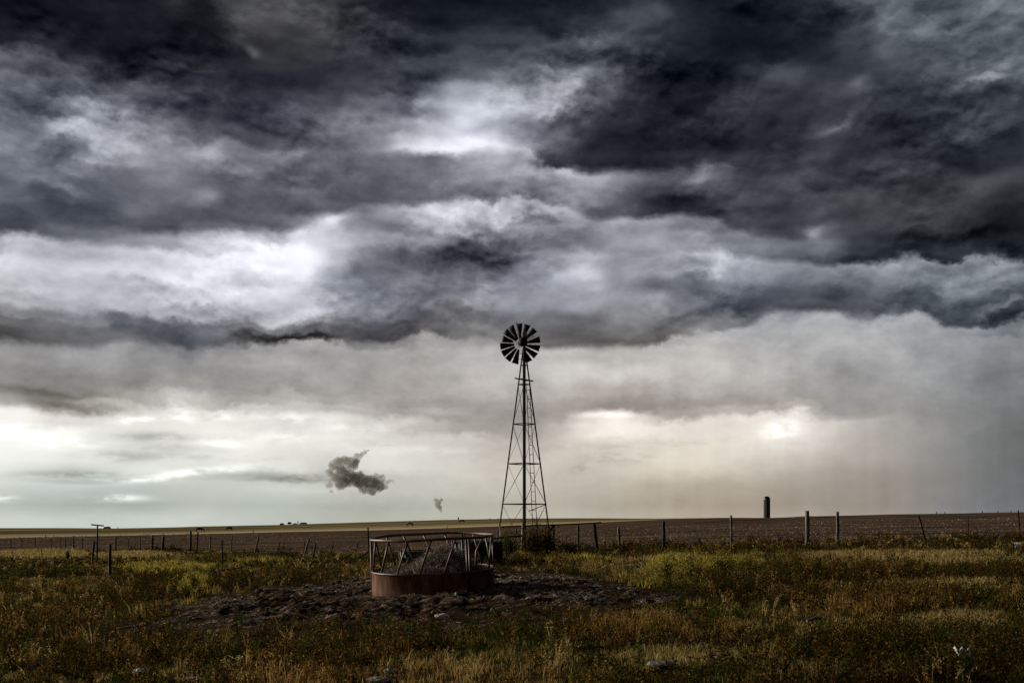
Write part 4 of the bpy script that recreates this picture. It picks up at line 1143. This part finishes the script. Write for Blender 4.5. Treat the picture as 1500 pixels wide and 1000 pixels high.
# left line, from the corner by the feeder outwards
P(left_pts, 539, 772, 541.5, 816, 2.0, M_tpost, 'tall rusty steel post standing just left of the hay feeder', GL, steel=True)
P([], 462.5, 796, 457, 823, 2.6, M_wood_dark, 'short dark stake leaning right, nearest to the muck', GL)
P(left_pts, 453, 789, 444.5, 818, 3.0, M_wood, 'grey post leaning right beside a thin rusty rod', GL)
P([], 446.5, 793, 444, 815, 1.1, M_tpost, 'thin rusty rod standing against the leaning grey post', GL, steel=True)
P(left_pts, 379, 785.5, 373, 811, 2.6, M_wood, 'lone grey post leaning right, with only thin rods near it', GL)
P(left_pts, 340, 784, 338, 808, 1.9, M_wood, 'slim grey post standing behind the thin rusty rod', GL)
P(left_pts, 308, 782, 308, 806, 1.9, M_wood, 'slim upright grey post, next right of a pair of posts', GL)
P(left_pts, 290, 779, 288.5, 806, 2.4, M_wood, 'slimmer right hand post of the pair below the grazing cow', GL)
P(left_pts, 279.5, 777.5, 279, 806, 3.2, M_wood_dark, 'dark left hand post of the pair below the grazing cow', GL)
P(left_pts, 239.5, 784, 238, 807, 4.0, M_wood_dark, 'thick black post, right hand of two close together', GL)
P(left_pts, 223.5, 784, 223, 805, 3.8, M_wood_dark, 'thick black post, left hand of two close together', GL)
P(left_pts, 169.6, 785, 169.6, 805, 2.2, M_wood_dark, 'narrow dark post behind the nearest wooden post', GL)
P(left_pts, 108, 786, 107.5, 803, 2.0, M_wood_dark, 'narrow dark post left of the T shaped pole', GL)
GS = 'thin steel stays in the left field fence'
for X in (206, 188, 121, 96, 89, 75, 52, 32, 16, 520, 484, 412, 405):
    up = 788 if X < 300 else 794
    dn = 804 if X < 300 else 814
    lean = 0 if X < 400 else 5
    P([], X + lean, up, X, dn, .9, M_tpost, 'hair thin rusty steel stay between the posts of the left field fence', GS, name='fence_stay', cat='fence stay', steel=True)
P([], 325.5, 791, 326.5, 833, 1.7, M_tpost, 'thin rusty rod standing upright beside the fallen pole', None, name='steel_rod', cat='steel rod', steel=True)
P([], 61, 803, 61.5, 820, .8, M_tpost, 'thin steel rod in the pale grass, right of another rod', None, name='steel_rod', cat='steel rod', steel=True)
P([], 18, 807, 18.5, 822, .8, M_tpost, 'thin steel rod in the pale grass at the left edge', None, name='steel_rod', cat='steel rod', steel=True)
P([], 161.5, 797, 161, 846, 4.6, M_wood_dark, 'nearest stout weathered wooden post standing alone in the weeds', None, name='wooden_post', cat='post')
P([], 137.5, 792, 135, 827, 3.0, M_wood_dark, 'dark wooden post beside the T shaped pole', None, name='wooden_post', cat='post')
P([], 756.5, 773, 754.5, 792, 2.4, M_wood, 'pale leaning post seen through the windmill legs', None, name='wooden_post', cat='post')
# T shaped pole
def t_pole():
    b = at(142, 824); d = b.y
    root = empty('cross_arm_pole', b)
    q = lambda X, Y: pix(X, Y, d) - b
    MB().tube([(0, 0, -.3), q(142.2, 796), q(142.9, 769)], [.055, .05, .042], 10).build('pole', M_wood_dark, root, smooth=True)
    MB().bar(q(134.2, 768.2), q(151.8, 769.6), .09, .075).build('cross_arm', M_wood_dark, root, bevel=.008)
    MB().bar(q(134.6, 768.4), q(134.6, 766.4), .03, .03).build('insulator', M_wood_dark, root)
    tag(root, 'tall T shaped wooden pole with a short cross arm', 'pole')
    b2 = q(139.6, 800)
    hp = MB(); p0 = q(140.8, 793.5) + b; w = d / F
    vs = []
    for i in range(5):
        for k in range(3):
            vs.append(Vector((math.sin(i * 1.3) * .02 - i * .018 + (k - 1) * (.03 + .012 * math.sin(i * 2)), -.07 - .02 * math.sin(k * 2 + i), -i * .075)))
    for i in range(4):
        for k in range(2):
            a_ = i * 3 + k; hp.f.append((a_, a_ + 1, a_ + 4, a_ + 3))
    hp.v = vs
    r = hp.build('plastic_rag', M_white, loc=p0)
    sol = r.modifiers.new('thickness', 'SOLIDIFY'); sol.thickness = .006
    tag(r, 'torn pale plastic rag caught between the T shaped pole and its neighbour', 'rag')
t_pole()

# wires
def wires(pts, levels, label, name='wire_strand', extend=None):
    m = MB()
    for f in levels:
        path = []
        for i in range(len(pts) - 1):
            a_, b_ = pts[i], pts[i + 1]
            p, q = a_[0].lerp(a_[1], f), b_[0].lerp(b_[1], f)
            for k in range(4):
                t = k / 4; path.append(p.lerp(q, t) + Vector((0, 0, -.05 * math.sin(math.pi * t) + random.uniform(-.01, .01))))
        path.append(pts[-1][0].lerp(pts[-1][1], f))
        m.tube(path, .007, 4)
    o = m.build(name, M_wire)
    tag(o, label, 'wire')
right_pts.sort(key=lambda q: q[0].x); left_pts.sort(key=lambda q: q[0].x)
wires(right_pts, (.35, .6, .86), 'strands of rusty wire strung along the right hand fence posts')
wires(left_pts, (.35, .62, .88), 'strands of rusty wire strung along the left field posts')

# pipe rail by the windmill
def pipe_rail():
    d = float(at(811, 805).y)
    b = at(811, 805)
    root = empty('pipe_fence', b)
    q = lambda X, Y, dd=0: pix(X, Y, d) - b + Vector((0, dd, 0))
    MB().tube([q(733, 771.0), q(750, 770.4), q(780, 769.3), q(830, 767.6), q(868, 765.8), q(881, 764.8)], .032, 8).build('top_rail', M_steel, root, smooth=True)
    MB().tube([q(811.3, 806) + Vector((0, 0, -.1)), q(811.3, 769)], .042, 8).build('post', M_steel, root, smooth=True)
    MB().tube([q(811, 769.5, -.05), q(795, 792, -.05)], .034, 8).build('diagonal_brace', M_steel, root, smooth=True)
    MB().tube([q(733, 800) + Vector((0, 0, -.1)), q(733, 771)], .030, 8).build('post', M_galv, root, smooth=True)
    tag(root, 'dark steel pipe rail fence with a diagonal brace beside the windmill', 'fence')
    d2 = 44.0
    b2 = pix(767, 784.5, d2)
    r2 = MB().tube([pix(722, 788.6, d2) - b2, pix(745, 785.6, d2) - b2, pix(767, 784.2, d2) - b2], .045, 8).build('water_pipe', M_steel, loc=b2, smooth=True)
    tag(r2, 'dark water pipe running from the windmill standpipe to the tyre', 'pipe')
    # brace plank by the feeder
    d3 = float(at(528, 816).y); b3 = pix(528, 815.5, d3)
    o = MB().bar(Vector((-.05, 0, -.05)), pix(549, 800.5, d3) - b3, .10, .07).build('brace_plank', M_wood, loc=b3, bevel=.008)
    tag(o, 'pale wooden brace plank leaning up beside the feeder', 'plank')
    d4 = float(at(775, 812).y); b4 = pix(752, 808.5, d4 - 1.5)
    o = MB().tube([(0, 0, 0), pix(761, 799, d4 - 1.5) - b4], .03, 7).build('broken_stick', M_wood, loc=b4)
    tag(o, 'pale stick leaning in the dark weeds left of the windmill pipe', 'stick')
pipe_rail()

# ------------------------------------------------------------------ weeds that stand out
GW = 'dark weeds at the foot of the windmill'
bush(745, 815, 1.6, 1.0, key='green', n=1200, ls=.09, label='green weed at the left foot of the windmill', group=GW)
bush(783, 814, 2.1, 1.2, key='dark', n=1700, ls=.09, label='broad dark weed right of the windmill standpipe', group=GW)
bush(803, 813, 1.5, 1.15, key='dark', n=1300, ls=.09, label='tall dark weed at the right leg of the windmill', group=GW)
bush(833, 812, 1.6, .45, key='dark', n=600, ls=.08, label='low dark weed under the top rail', group=GW)
bush(724, 818, .8, .6, key='green', n=400, ls=.08, label='small weed between the thick tyre and the windmill', group=GW)
GY = 'yellow green weeds by the muck'
bush(283, 866, .75, .55, key='yellow', n=500, ls=.05, label='golden weed at the left end of the muck', group=GY)
bush(975, 850, 1.3, .55, key='yellow', n=900, ls=.055, label='broad yellow green weed at the right end of the muck', group=GY)
bush(1010, 846, 1.2, .6, key='yellow', n=800, ls=.055, label='yellow weed behind the broad yellow green one', group=GY)
bush(1055, 838, 1.3, .5, key='yellow', n=700, ls=.055, label='yellow weed farthest to the right of its row', group=GY)
bush(728, 908, .32, .18, key='green', n=260, ls=.035, label='small bright green weed in front of the feeder', name='weed_plant')
bush(99.5, 819, .5, .6, key='dark', n=260, ls=.1, label='single dark weed standing in the pale grass on the left', name='weed_plant')

# ------------------------------------------------------------------ stones and scraps
def rock(X, Y, wpx, hpx, mat, label, name='stone', cat='stone', group=None, flat=1.0):
    b = at(X, Y); s = b.y / F
    bm = bmesh.new(); bmesh.ops.create_icosphere(bm, subdivisions=4, radius=1)
    ox = random.uniform(0, 90)
    for v in bm.verts:
        n = v.co.copy()
        k = .50 + .90 * float(fbm(np.array([n.x * 1.7 + ox + n.z]), np.array([n.y * 1.7 + ox * .7 - n.z]), 4, .6)[0])
        v.co = Vector((n.x * k * wpx * s / 2 * 1.1, n.y * k * wpx * s / 2 * .8, n.z * k * hpx * s * .50 * flat))
    me = bpy.data.meshes.new(name); bm.to_mesh(me); bm.free()
    for p in me.polygons: p.use_smooth = True
    me.materials.append(mat)
    o = bpy.data.objects.new(name, me); COL.objects.link(o)
    zr = b.z
    if muck_mask(np.array([b.x]), np.array([b.y]))[0] > 0: zr = float(muckz(np.array([b.x]), np.array([b.y]))[0])
    o.location = (b.x, b.y, zr + hpx * s * .22 + (.015 if mat is M_rock else .01))
    tag(o, label, cat, group)
    return o
GK = 'pale stones in the foreground'
rock(208, 986, 24, 9, M_white, 'bright white scrap lying in the left foreground weeds', name='white_scrap', cat='scrap')
rock(280, 998, 28, 7, M_rock, 'grey stone at the bottom edge, right of the white scrap', group=GK)
rock(531, 932, 38, 9, M_rock, 'long flat pale stone at the front edge of the muck', group=GK)
rock(555, 1000, 32, 9, M_rock, 'pale stone at the bottom edge below the small stone', group=GK)
rock(573, 986, 18, 8, M_rock, 'small round pale stone in the centre foreground', group=GK)
rock(648, 906, 20, 9, M_white, 'crumpled white sack piece lying in front of the feeder', name='sack_piece', cat='scrap')
rock(708, 918, 24, 9, M_rock, 'tan stone in front of the feeder, right of the white sack piece', group=GK)
rock(968, 978, 40, 12, M_rock, 'widest layered stone in the foreground grass right of centre', group=GK)
rock(925, 830, 14, 4, M_rock, 'thin white slab lying at the back right of the muck', group=GK)
rock(286, 840, 9, 8, M_rockd, 'dark round stone left of the fallen pole', name='dark_stone')
rock(278, 848, 11, 6, M_rock, 'pale stone just in front of the dark round stone', group=GK)
def fallen_pole():
    d = float(at(315, 839).y); b = pix(313, 837.0, d)
    o = MB().tube([(0, 0, 0), pix(330, 834.5, d) - b, pix(357, 830, d + .8) - b], [.055, .05, .025], 10).build('fallen_pole', M_wood_dark, loc=b, smooth=True)
    tag(o, 'dark fallen wooden pole lying in the weeds beside a rusty rod', 'pole')
    o = rock(310.5, 838.5, 8, 8, M_wood, 'pale round log end lying at the left end of the fallen pole', name='log_piece', cat='log')
fallen_pole()
def scraps():
    # crumpled plastic sheet on the right
    b = at(1413, 978); s = b.y / F
    n, m_ = 16, 8; V = []; Fc = []
    for i in range(n):
        for k in range(m_):
            x = (i / (n - 1) - .5) * 25 * s; y = (k / (m_ - 1) - .5) * .12 * (1.1 - .7 * i / n)
            z = .18 + .02 * float(fbm(np.array([i * .55 + 3]), np.array([k * .7]), 3)[0]) - .07 * (1 - k / m_) + .02 * math.sin(i * 1.1)
            V.append(Vector((x, y, z)))
    for i in range(n - 1):
        for k in range(m_ - 1):
            q = i * m_ + k; Fc.append((q, q + m_, q + m_ + 1, q + 1))
    m = MB(); m.v = V; m.f = Fc
    o = m.build('plastic_scrap', M_white, loc=b, smooth=True)
    sol = o.modifiers.new('thickness', 'SOLIDIFY'); sol.thickness = .005
    tag(o, 'torn white plastic scrap lying in the right foreground weeds', 'scrap')
    # white drum lying on the right
    b = at(1485, 804); s = b.y / F
    root = empty('white_drum', b); root.rotation_euler = (0, 0, math.radians(-8))
    R = 5.4 * s
    pr = [(R * .86, 0), (R, .01), (R, .28), (R * 1.03, .30), (R, .32), (R, .58), (R * 1.03, .6), (R, .62), (R, .9), (0, .9)]
    m = MB().lathe(pr, 28)
    m.v = [Vector((v.z, v.y, v.x + R * .8)) for v in m.v]
    m.build('shell', M_white, root, smooth=True)
    m = MB().lathe([(0, .16), (R * .86, .16), (R * .86, 0)], 28)
    m.v = [Vector((v.z, v.y, v.x + R * .8)) for v in m.v]
    m.build('inside', M_rubber, root, smooth=True)
    tag(root, 'white plastic drum lying on its side at the right edge', 'drum')
    b = at(1196, 915); s = b.y / F
    o = MB().tube([(-14 * s, 0, .05), (0, .04, .09), (13 * s, .02, .07)], [.02, .024, .014], 7).build('dry_branch', M_wood, loc=b)
    tag(o, 'grey dry branch lying in the weeds right of centre', 'branch')
scraps()

# ------------------------------------------------------------------ cows
def cow_mat(name, white):
    return surf_mat(name, [(.46 if white else .70, (.012, .011, .010)), (.50 if white else .72, (.55, .52, .46))], 1.1, bump=0, detail=2)
M_cow_b = surf_mat('black_cow_hide', [(.3, (.008, .008, .008)), (.7, (.02, .018, .016))], 2, bump=0)
M_cow_w = cow_mat('pied_cow_hide', True)
def cow_mesh(mat, name):
    pts = [(0.75, 0, 1.15, .30), (.3, 0, 1.10, .36), (-.2, 0, 1.08, .37), (-.7, 0, 1.15, .31), (1.05, 0, 1.05, .20), (1.35, 0, .62, .15), (1.50, 0, .25, .13), (1.60, 0, .08, .09),
           (.68, .2, .75, .13), (.68, .2, .4, .08), (.70, .2, .03, .07), (.68, -.2, .75, .13), (.62, -.2, .4, .08), (.58, -.2, .03, .07),
           (-.72, .2, .78, .16), (-.82, .2, .42, .08), (-.76, .2, .03, .07), (-.72, -.2, .78, .16), (-.88, -.2, .42, .08), (-.86, -.2, .03, .07),
           (-.98, 0, 1.12, .05), (-1.03, 0, .55, .03)]
    ed = [(0, 1), (1, 2), (2, 3), (0, 4), (4, 5), (5, 6), (6, 7), (0, 8), (8, 9), (9, 10), (0, 11), (11, 12), (12, 13), (3, 14), (14, 15), (15, 16), (3, 17), (17, 18), (18, 19), (3, 20), (20, 21)]
    bm = bmesh.new(); lay = bm.verts.layers.skin.verify()
    vs = []
    for (x, y, z, r) in pts:
        v = bm.verts.new((x, y, z)); v[lay].radius = (r, r); vs.append(v)
    vs[2][lay].use_root = True
    for a_, b_ in ed: bm.edges.new((vs[a_], vs[b_]))
    me = bpy.data.meshes.new(name); bm.to_mesh(me); bm.free()
    me.materials.append(mat)
    o = bpy.data.objects.new(name, me); COL.objects.link(o)
    o.modifiers.new('skin', 'SKIN').use_smooth_shade = True
    s_ = o.modifiers.new('smooth', 'SUBSURF'); s_.levels = 1; s_.render_levels = 1
    return o
cows = [(600.5, 771.5, True, 180, 'white and black pied cow grazing beyond the feeder'),
        (677, 766, False, 205, 'black cow grazing on the slope beneath the skyline'),
        (671.5, 761.2, False, 95, 'black cow on the skyline seen end on as a dot'),
        (717.5, 759.6, False, 20, 'larger black cow of the two on the skyline left of the windmill'),
        (730, 759.4, False, 160, 'smaller black cow on the skyline next to the windmill leg'),
        (292, 779, False, 15, 'black cow grazing behind the pair of fence posts'),
        (336, 777, False, 165, 'black cow grazing right of the one behind the post pair')]
for (X, Y, pied, yaw, lab) in cows:
    o = cow_mesh(M_cow_w if pied else M_cow_b, 'cow')
    b = at(X, Y); o.location = b; o.rotation_euler = (0, 0, math.radians(yaw))
    tag(o, lab, 'cow', 'cattle grazing the far pasture')

# ------------------------------------------------------------------ far buildings
def far(X, d):
    x = (X - 750) / F * d
    return Vector((x, d, float(zt(x, d))))
def silo():
    d = 900; b = far(1123.4, d); s = d / F
    root = empty('silo', b)
    R = 4.7 * s; top = (HY - 731.0) * s + EYE - b.z
    m = MB().lathe([(R, -3), (R, top)], 40)
    m.build('wall', M_silo, root, smooth=True)
    m = MB()
    for i in range(18):
        m.ring((0, 0, top * (i + .5) / 18), R, .07, 40, 4)
    m.build('hoop', M_silo, root)
    m = MB().lathe([(R * 1.02, top - .1)] + [(R * 1.02 * math.cos(t), top + R * 1.0 * math.sin(t)) for t in np.linspace(0, math.pi / 2, 9)], 40)
    m.build('dome', M_dome, root, smooth=True)
    m = MB().bar((-R * .3, -R * 1.03, 0), (-R * .3, -R * 1.03, top), .7, .5); m.build('chute', M_silo, root)
    tag(root, 'tall dark silo with a domed top alone on the skyline', 'silo')
silo()
def farmstead():
    d = 900; s = d / F
    def shed(X, w, h, ln, lab, rnd=False):
        b = far(X, d); root = empty('farm_shed', b); W = w * s; Hh = h * s
        if rnd:
            pr = [(W / 2 * math.cos(t), Hh * math.sin(t)) for t in np.linspace(0, math.pi, 13)]
        else:
            pr = [(W / 2, 0), (W / 2, Hh * .65), (0, Hh), (-W / 2, Hh * .65), (-W / 2, 0)]
        m = MB(); n = len(pr)
        for yy in (-ln / 2, ln / 2):
            for (x, z) in pr: m.v.append(Vector((x, yy, z + (-2 if z <= 0.001 else .6 * s))))
        for i in range(n - 1): m.f.append((i, i + 1, n + i + 1, n + i))
        m.f.append(tuple(range(n))); m.f.append(tuple(reversed(range(n, 2 * n))))
        m.build('walls', M_barn, root)
        MB().box((W * .1, -ln / 2 - .06, Hh * .25 + .5 * s), (W * .3, .1, Hh * .5)).build('door', M_silo, root)
        tag(root, lab, 'shed', 'far farm buildings on the left skyline')
    shed(413, 3.4, 2.6, 8, 'small square shed, leftmost of the far farm buildings')
    shed(432, 3.6, 1.8, 8, 'low shed in the middle of the far farm buildings')
    shed(444.5, 7, 2.6, 14, 'wide round topped shed, rightmost of the far farm buildings', True)
    shed(157, 4.4, 2.8, 10, 'lone small hump roofed shed on the skyline by the T shaped pole', True)
    def tree(X, w, h, lab):
        b = far(X, d); root = empty('far_tree', b)
        hp = Heap(); n = 900
        dirv = RNG.normal(size=(n, 3)); dirv /= np.linalg.norm(dirv, axis=1)[:, None]
        pos = dirv * (RNG.random(n) ** .4)[:, None] * np.array([w / 2, w / 2, h * .42]) * s * (.75 + .4 * fbm(dirv[:, 0] * 2 + 8, dirv[:, 2] * 2 + 3, 2))[:, None]
        pos[:, 2] += h * .55 * s + .6 * s
        hp.leaves(pos, RNG.uniform(.5, 1, n), RNG.uniform(.3, .6, n), np.clip(RNG.normal(.3, .2, n), 0, 1))
        hp.build('crown', P_dark, root)
        MB().tube([(0, 0, -2), (0, 0, h * .6 * s)], [.3, .15], 8).build('trunk', M_wood_dark, root)
        tag(root, lab, 'tree')
    tree(424, 6.5, 4.0, 'dark round tree among the far farm buildings')
    b = far(436.5, d)
    o = MB().tube([(0, 0, -2), (0, 0, 5.6 * s)], [.45, .35], 8).build('utility_pole', M_wood_dark, loc=b)
    tag(o, 'thin dark pole standing between the far farm sheds', 'pole')
    b = far(172, d)
    o = MB().tube([(0, 0, -2), (.5, 0, 3.2 * s)], [.4, .3], 8).build('utility_pole', M_wood_dark, loc=b)
    tag(o, 'short leaning pole on the skyline right of the hump roofed shed', 'pole')
    for X in (1372, 1384, 1439, 1462, 1481):
        d2 = 545; b = far(X, d2)
        o = MB().tube([(0, 0, -.5), (0, 0, 2.6 * d2 / F)], .22, 6).build('skyline_post', M_wood_dark, loc=b)
        tag(o, 'tiny dark post on the right skyline', 'fence post', 'tiny posts along the right skyline')
    for (X, Y0, Y1) in ((371, 775, 780.5), (66.5, 783, 788), (655, 769.5, 774)):
        post(X, Y0, X, Y1, 1.0, M_wood_dark, {371: 'tiny dark post at the far field edge right of the grazing cows', 66.5: 'tiny dark post at the far field edge on the left', 655: 'tiny dark post at the far field edge above the feeder'}[X], 'tiny posts along the far field edge', name='field_post')
farmstead()

# ------------------------------------------------------------------ scud clouds
def scud(name, balls, label, d, dens, seed, vox):
    s = d / F
    cx = sum(b[0] for b in balls) / len(balls); cy = sum(b[1] for b in balls) / len(balls)
    c = pix(cx, cy, d)
    bm = bmesh.new()
    for (X, Y, r) in balls:
        p = pix(X, Y, d) - c + Vector((0, random.uniform(-.35, .35) * r * s, 0))
        bmesh.ops.create_icosphere(bm, subdivisions=2, radius=r * s, matrix=Matrix.Translation(p))
    me = bpy.data.meshes.new(name); bm.to_mesh(me); bm.free()
    o = bpy.data.objects.new(name, me); COL.objects.link(o); o.location = c
    r = o.modifiers.new('merge', 'REMESH'); r.mode = 'VOXEL'; r.voxel_size = vox * s
    tx = bpy.data.textures.new(name + '_billow', 'CLOUDS'); tx.noise_scale = 7.5 * s; tx.noise_depth = 4
    dp = o.modifiers.new('billow', 'DISPLACE'); dp.texture = tx; dp.texture_coords = 'GLOBAL'; dp.strength = 9.0 * s * min(1, balls[0][2] / 7); dp.mid_level = .55
    tx2 = bpy.data.textures.new(name + '_wisp', 'CLOUDS'); tx2.noise_scale = 2.6 * s; tx2.noise_depth = 3
    dp = o.modifiers.new('wisp', 'DISPLACE'); dp.texture = tx2; dp.texture_coords = 'GLOBAL'; dp.strength = 3.4 * s * min(1, balls[0][2] / 7); dp.mid_level = .55
    m, nt, out = mat_new(name + '_vapour')
    n1 = tex_noise(nt, 1 / (9.0 * s), 7, .62, coord='Object', dist=.4)
    mr = nt.nodes.new('ShaderNodeMapRange'); nt.links.new(n1, mr.inputs[0])
    mr.inputs[1].default_value = .31; mr.inputs[2].default_value = .50; mr.inputs[3].default_value = 0; mr.inputs[4].default_value = dens
    pv = nt.nodes.new('ShaderNodeVolumePrincipled')
    pv.inputs['Color'].default_value = (.66, .635, .60, 1)
    nt.links.new(mr.outputs[0], pv.inputs['Density'])
    nt.links.new(pv.outputs[0], out.inputs['Volume'])
    me.materials.append(m)
    tag(o, label, 'cloud')
    return o
scud('cloud', [(488, 682, 9), (497, 676, 9), (507, 674, 9), (516, 680, 10), (521, 674, 8), (525, 668, 6), (530, 664, 4.4), (535, 661, 3.4), (541, 659, 2.6), (483, 692, 7), (490, 698, 8), (482, 710, 6), (485, 719, 4), (500, 706, 12), (514, 700, 13), (526, 702, 13), (538, 706, 12), (548, 708, 12), (556, 712, 10), (545, 718, 9), (552, 694, 4), (560, 700, 6), (568, 706, 4), (574, 705, 3), (579, 707, 2.2), (532, 716, 8), (566, 714, 4), (500, 690, 10)],
     'small ragged dark grey cloud hanging low left of the windmill', 1200, .20, 1, 1.1)
scud('cloud', [(639, 733, 5), (641, 738, 5.5), (643, 743, 5), (645, 747, 3.6), (646, 731, 3)],
     'tiny grey cloud wisp just above the skyline', 1200, .30, 2, .6)
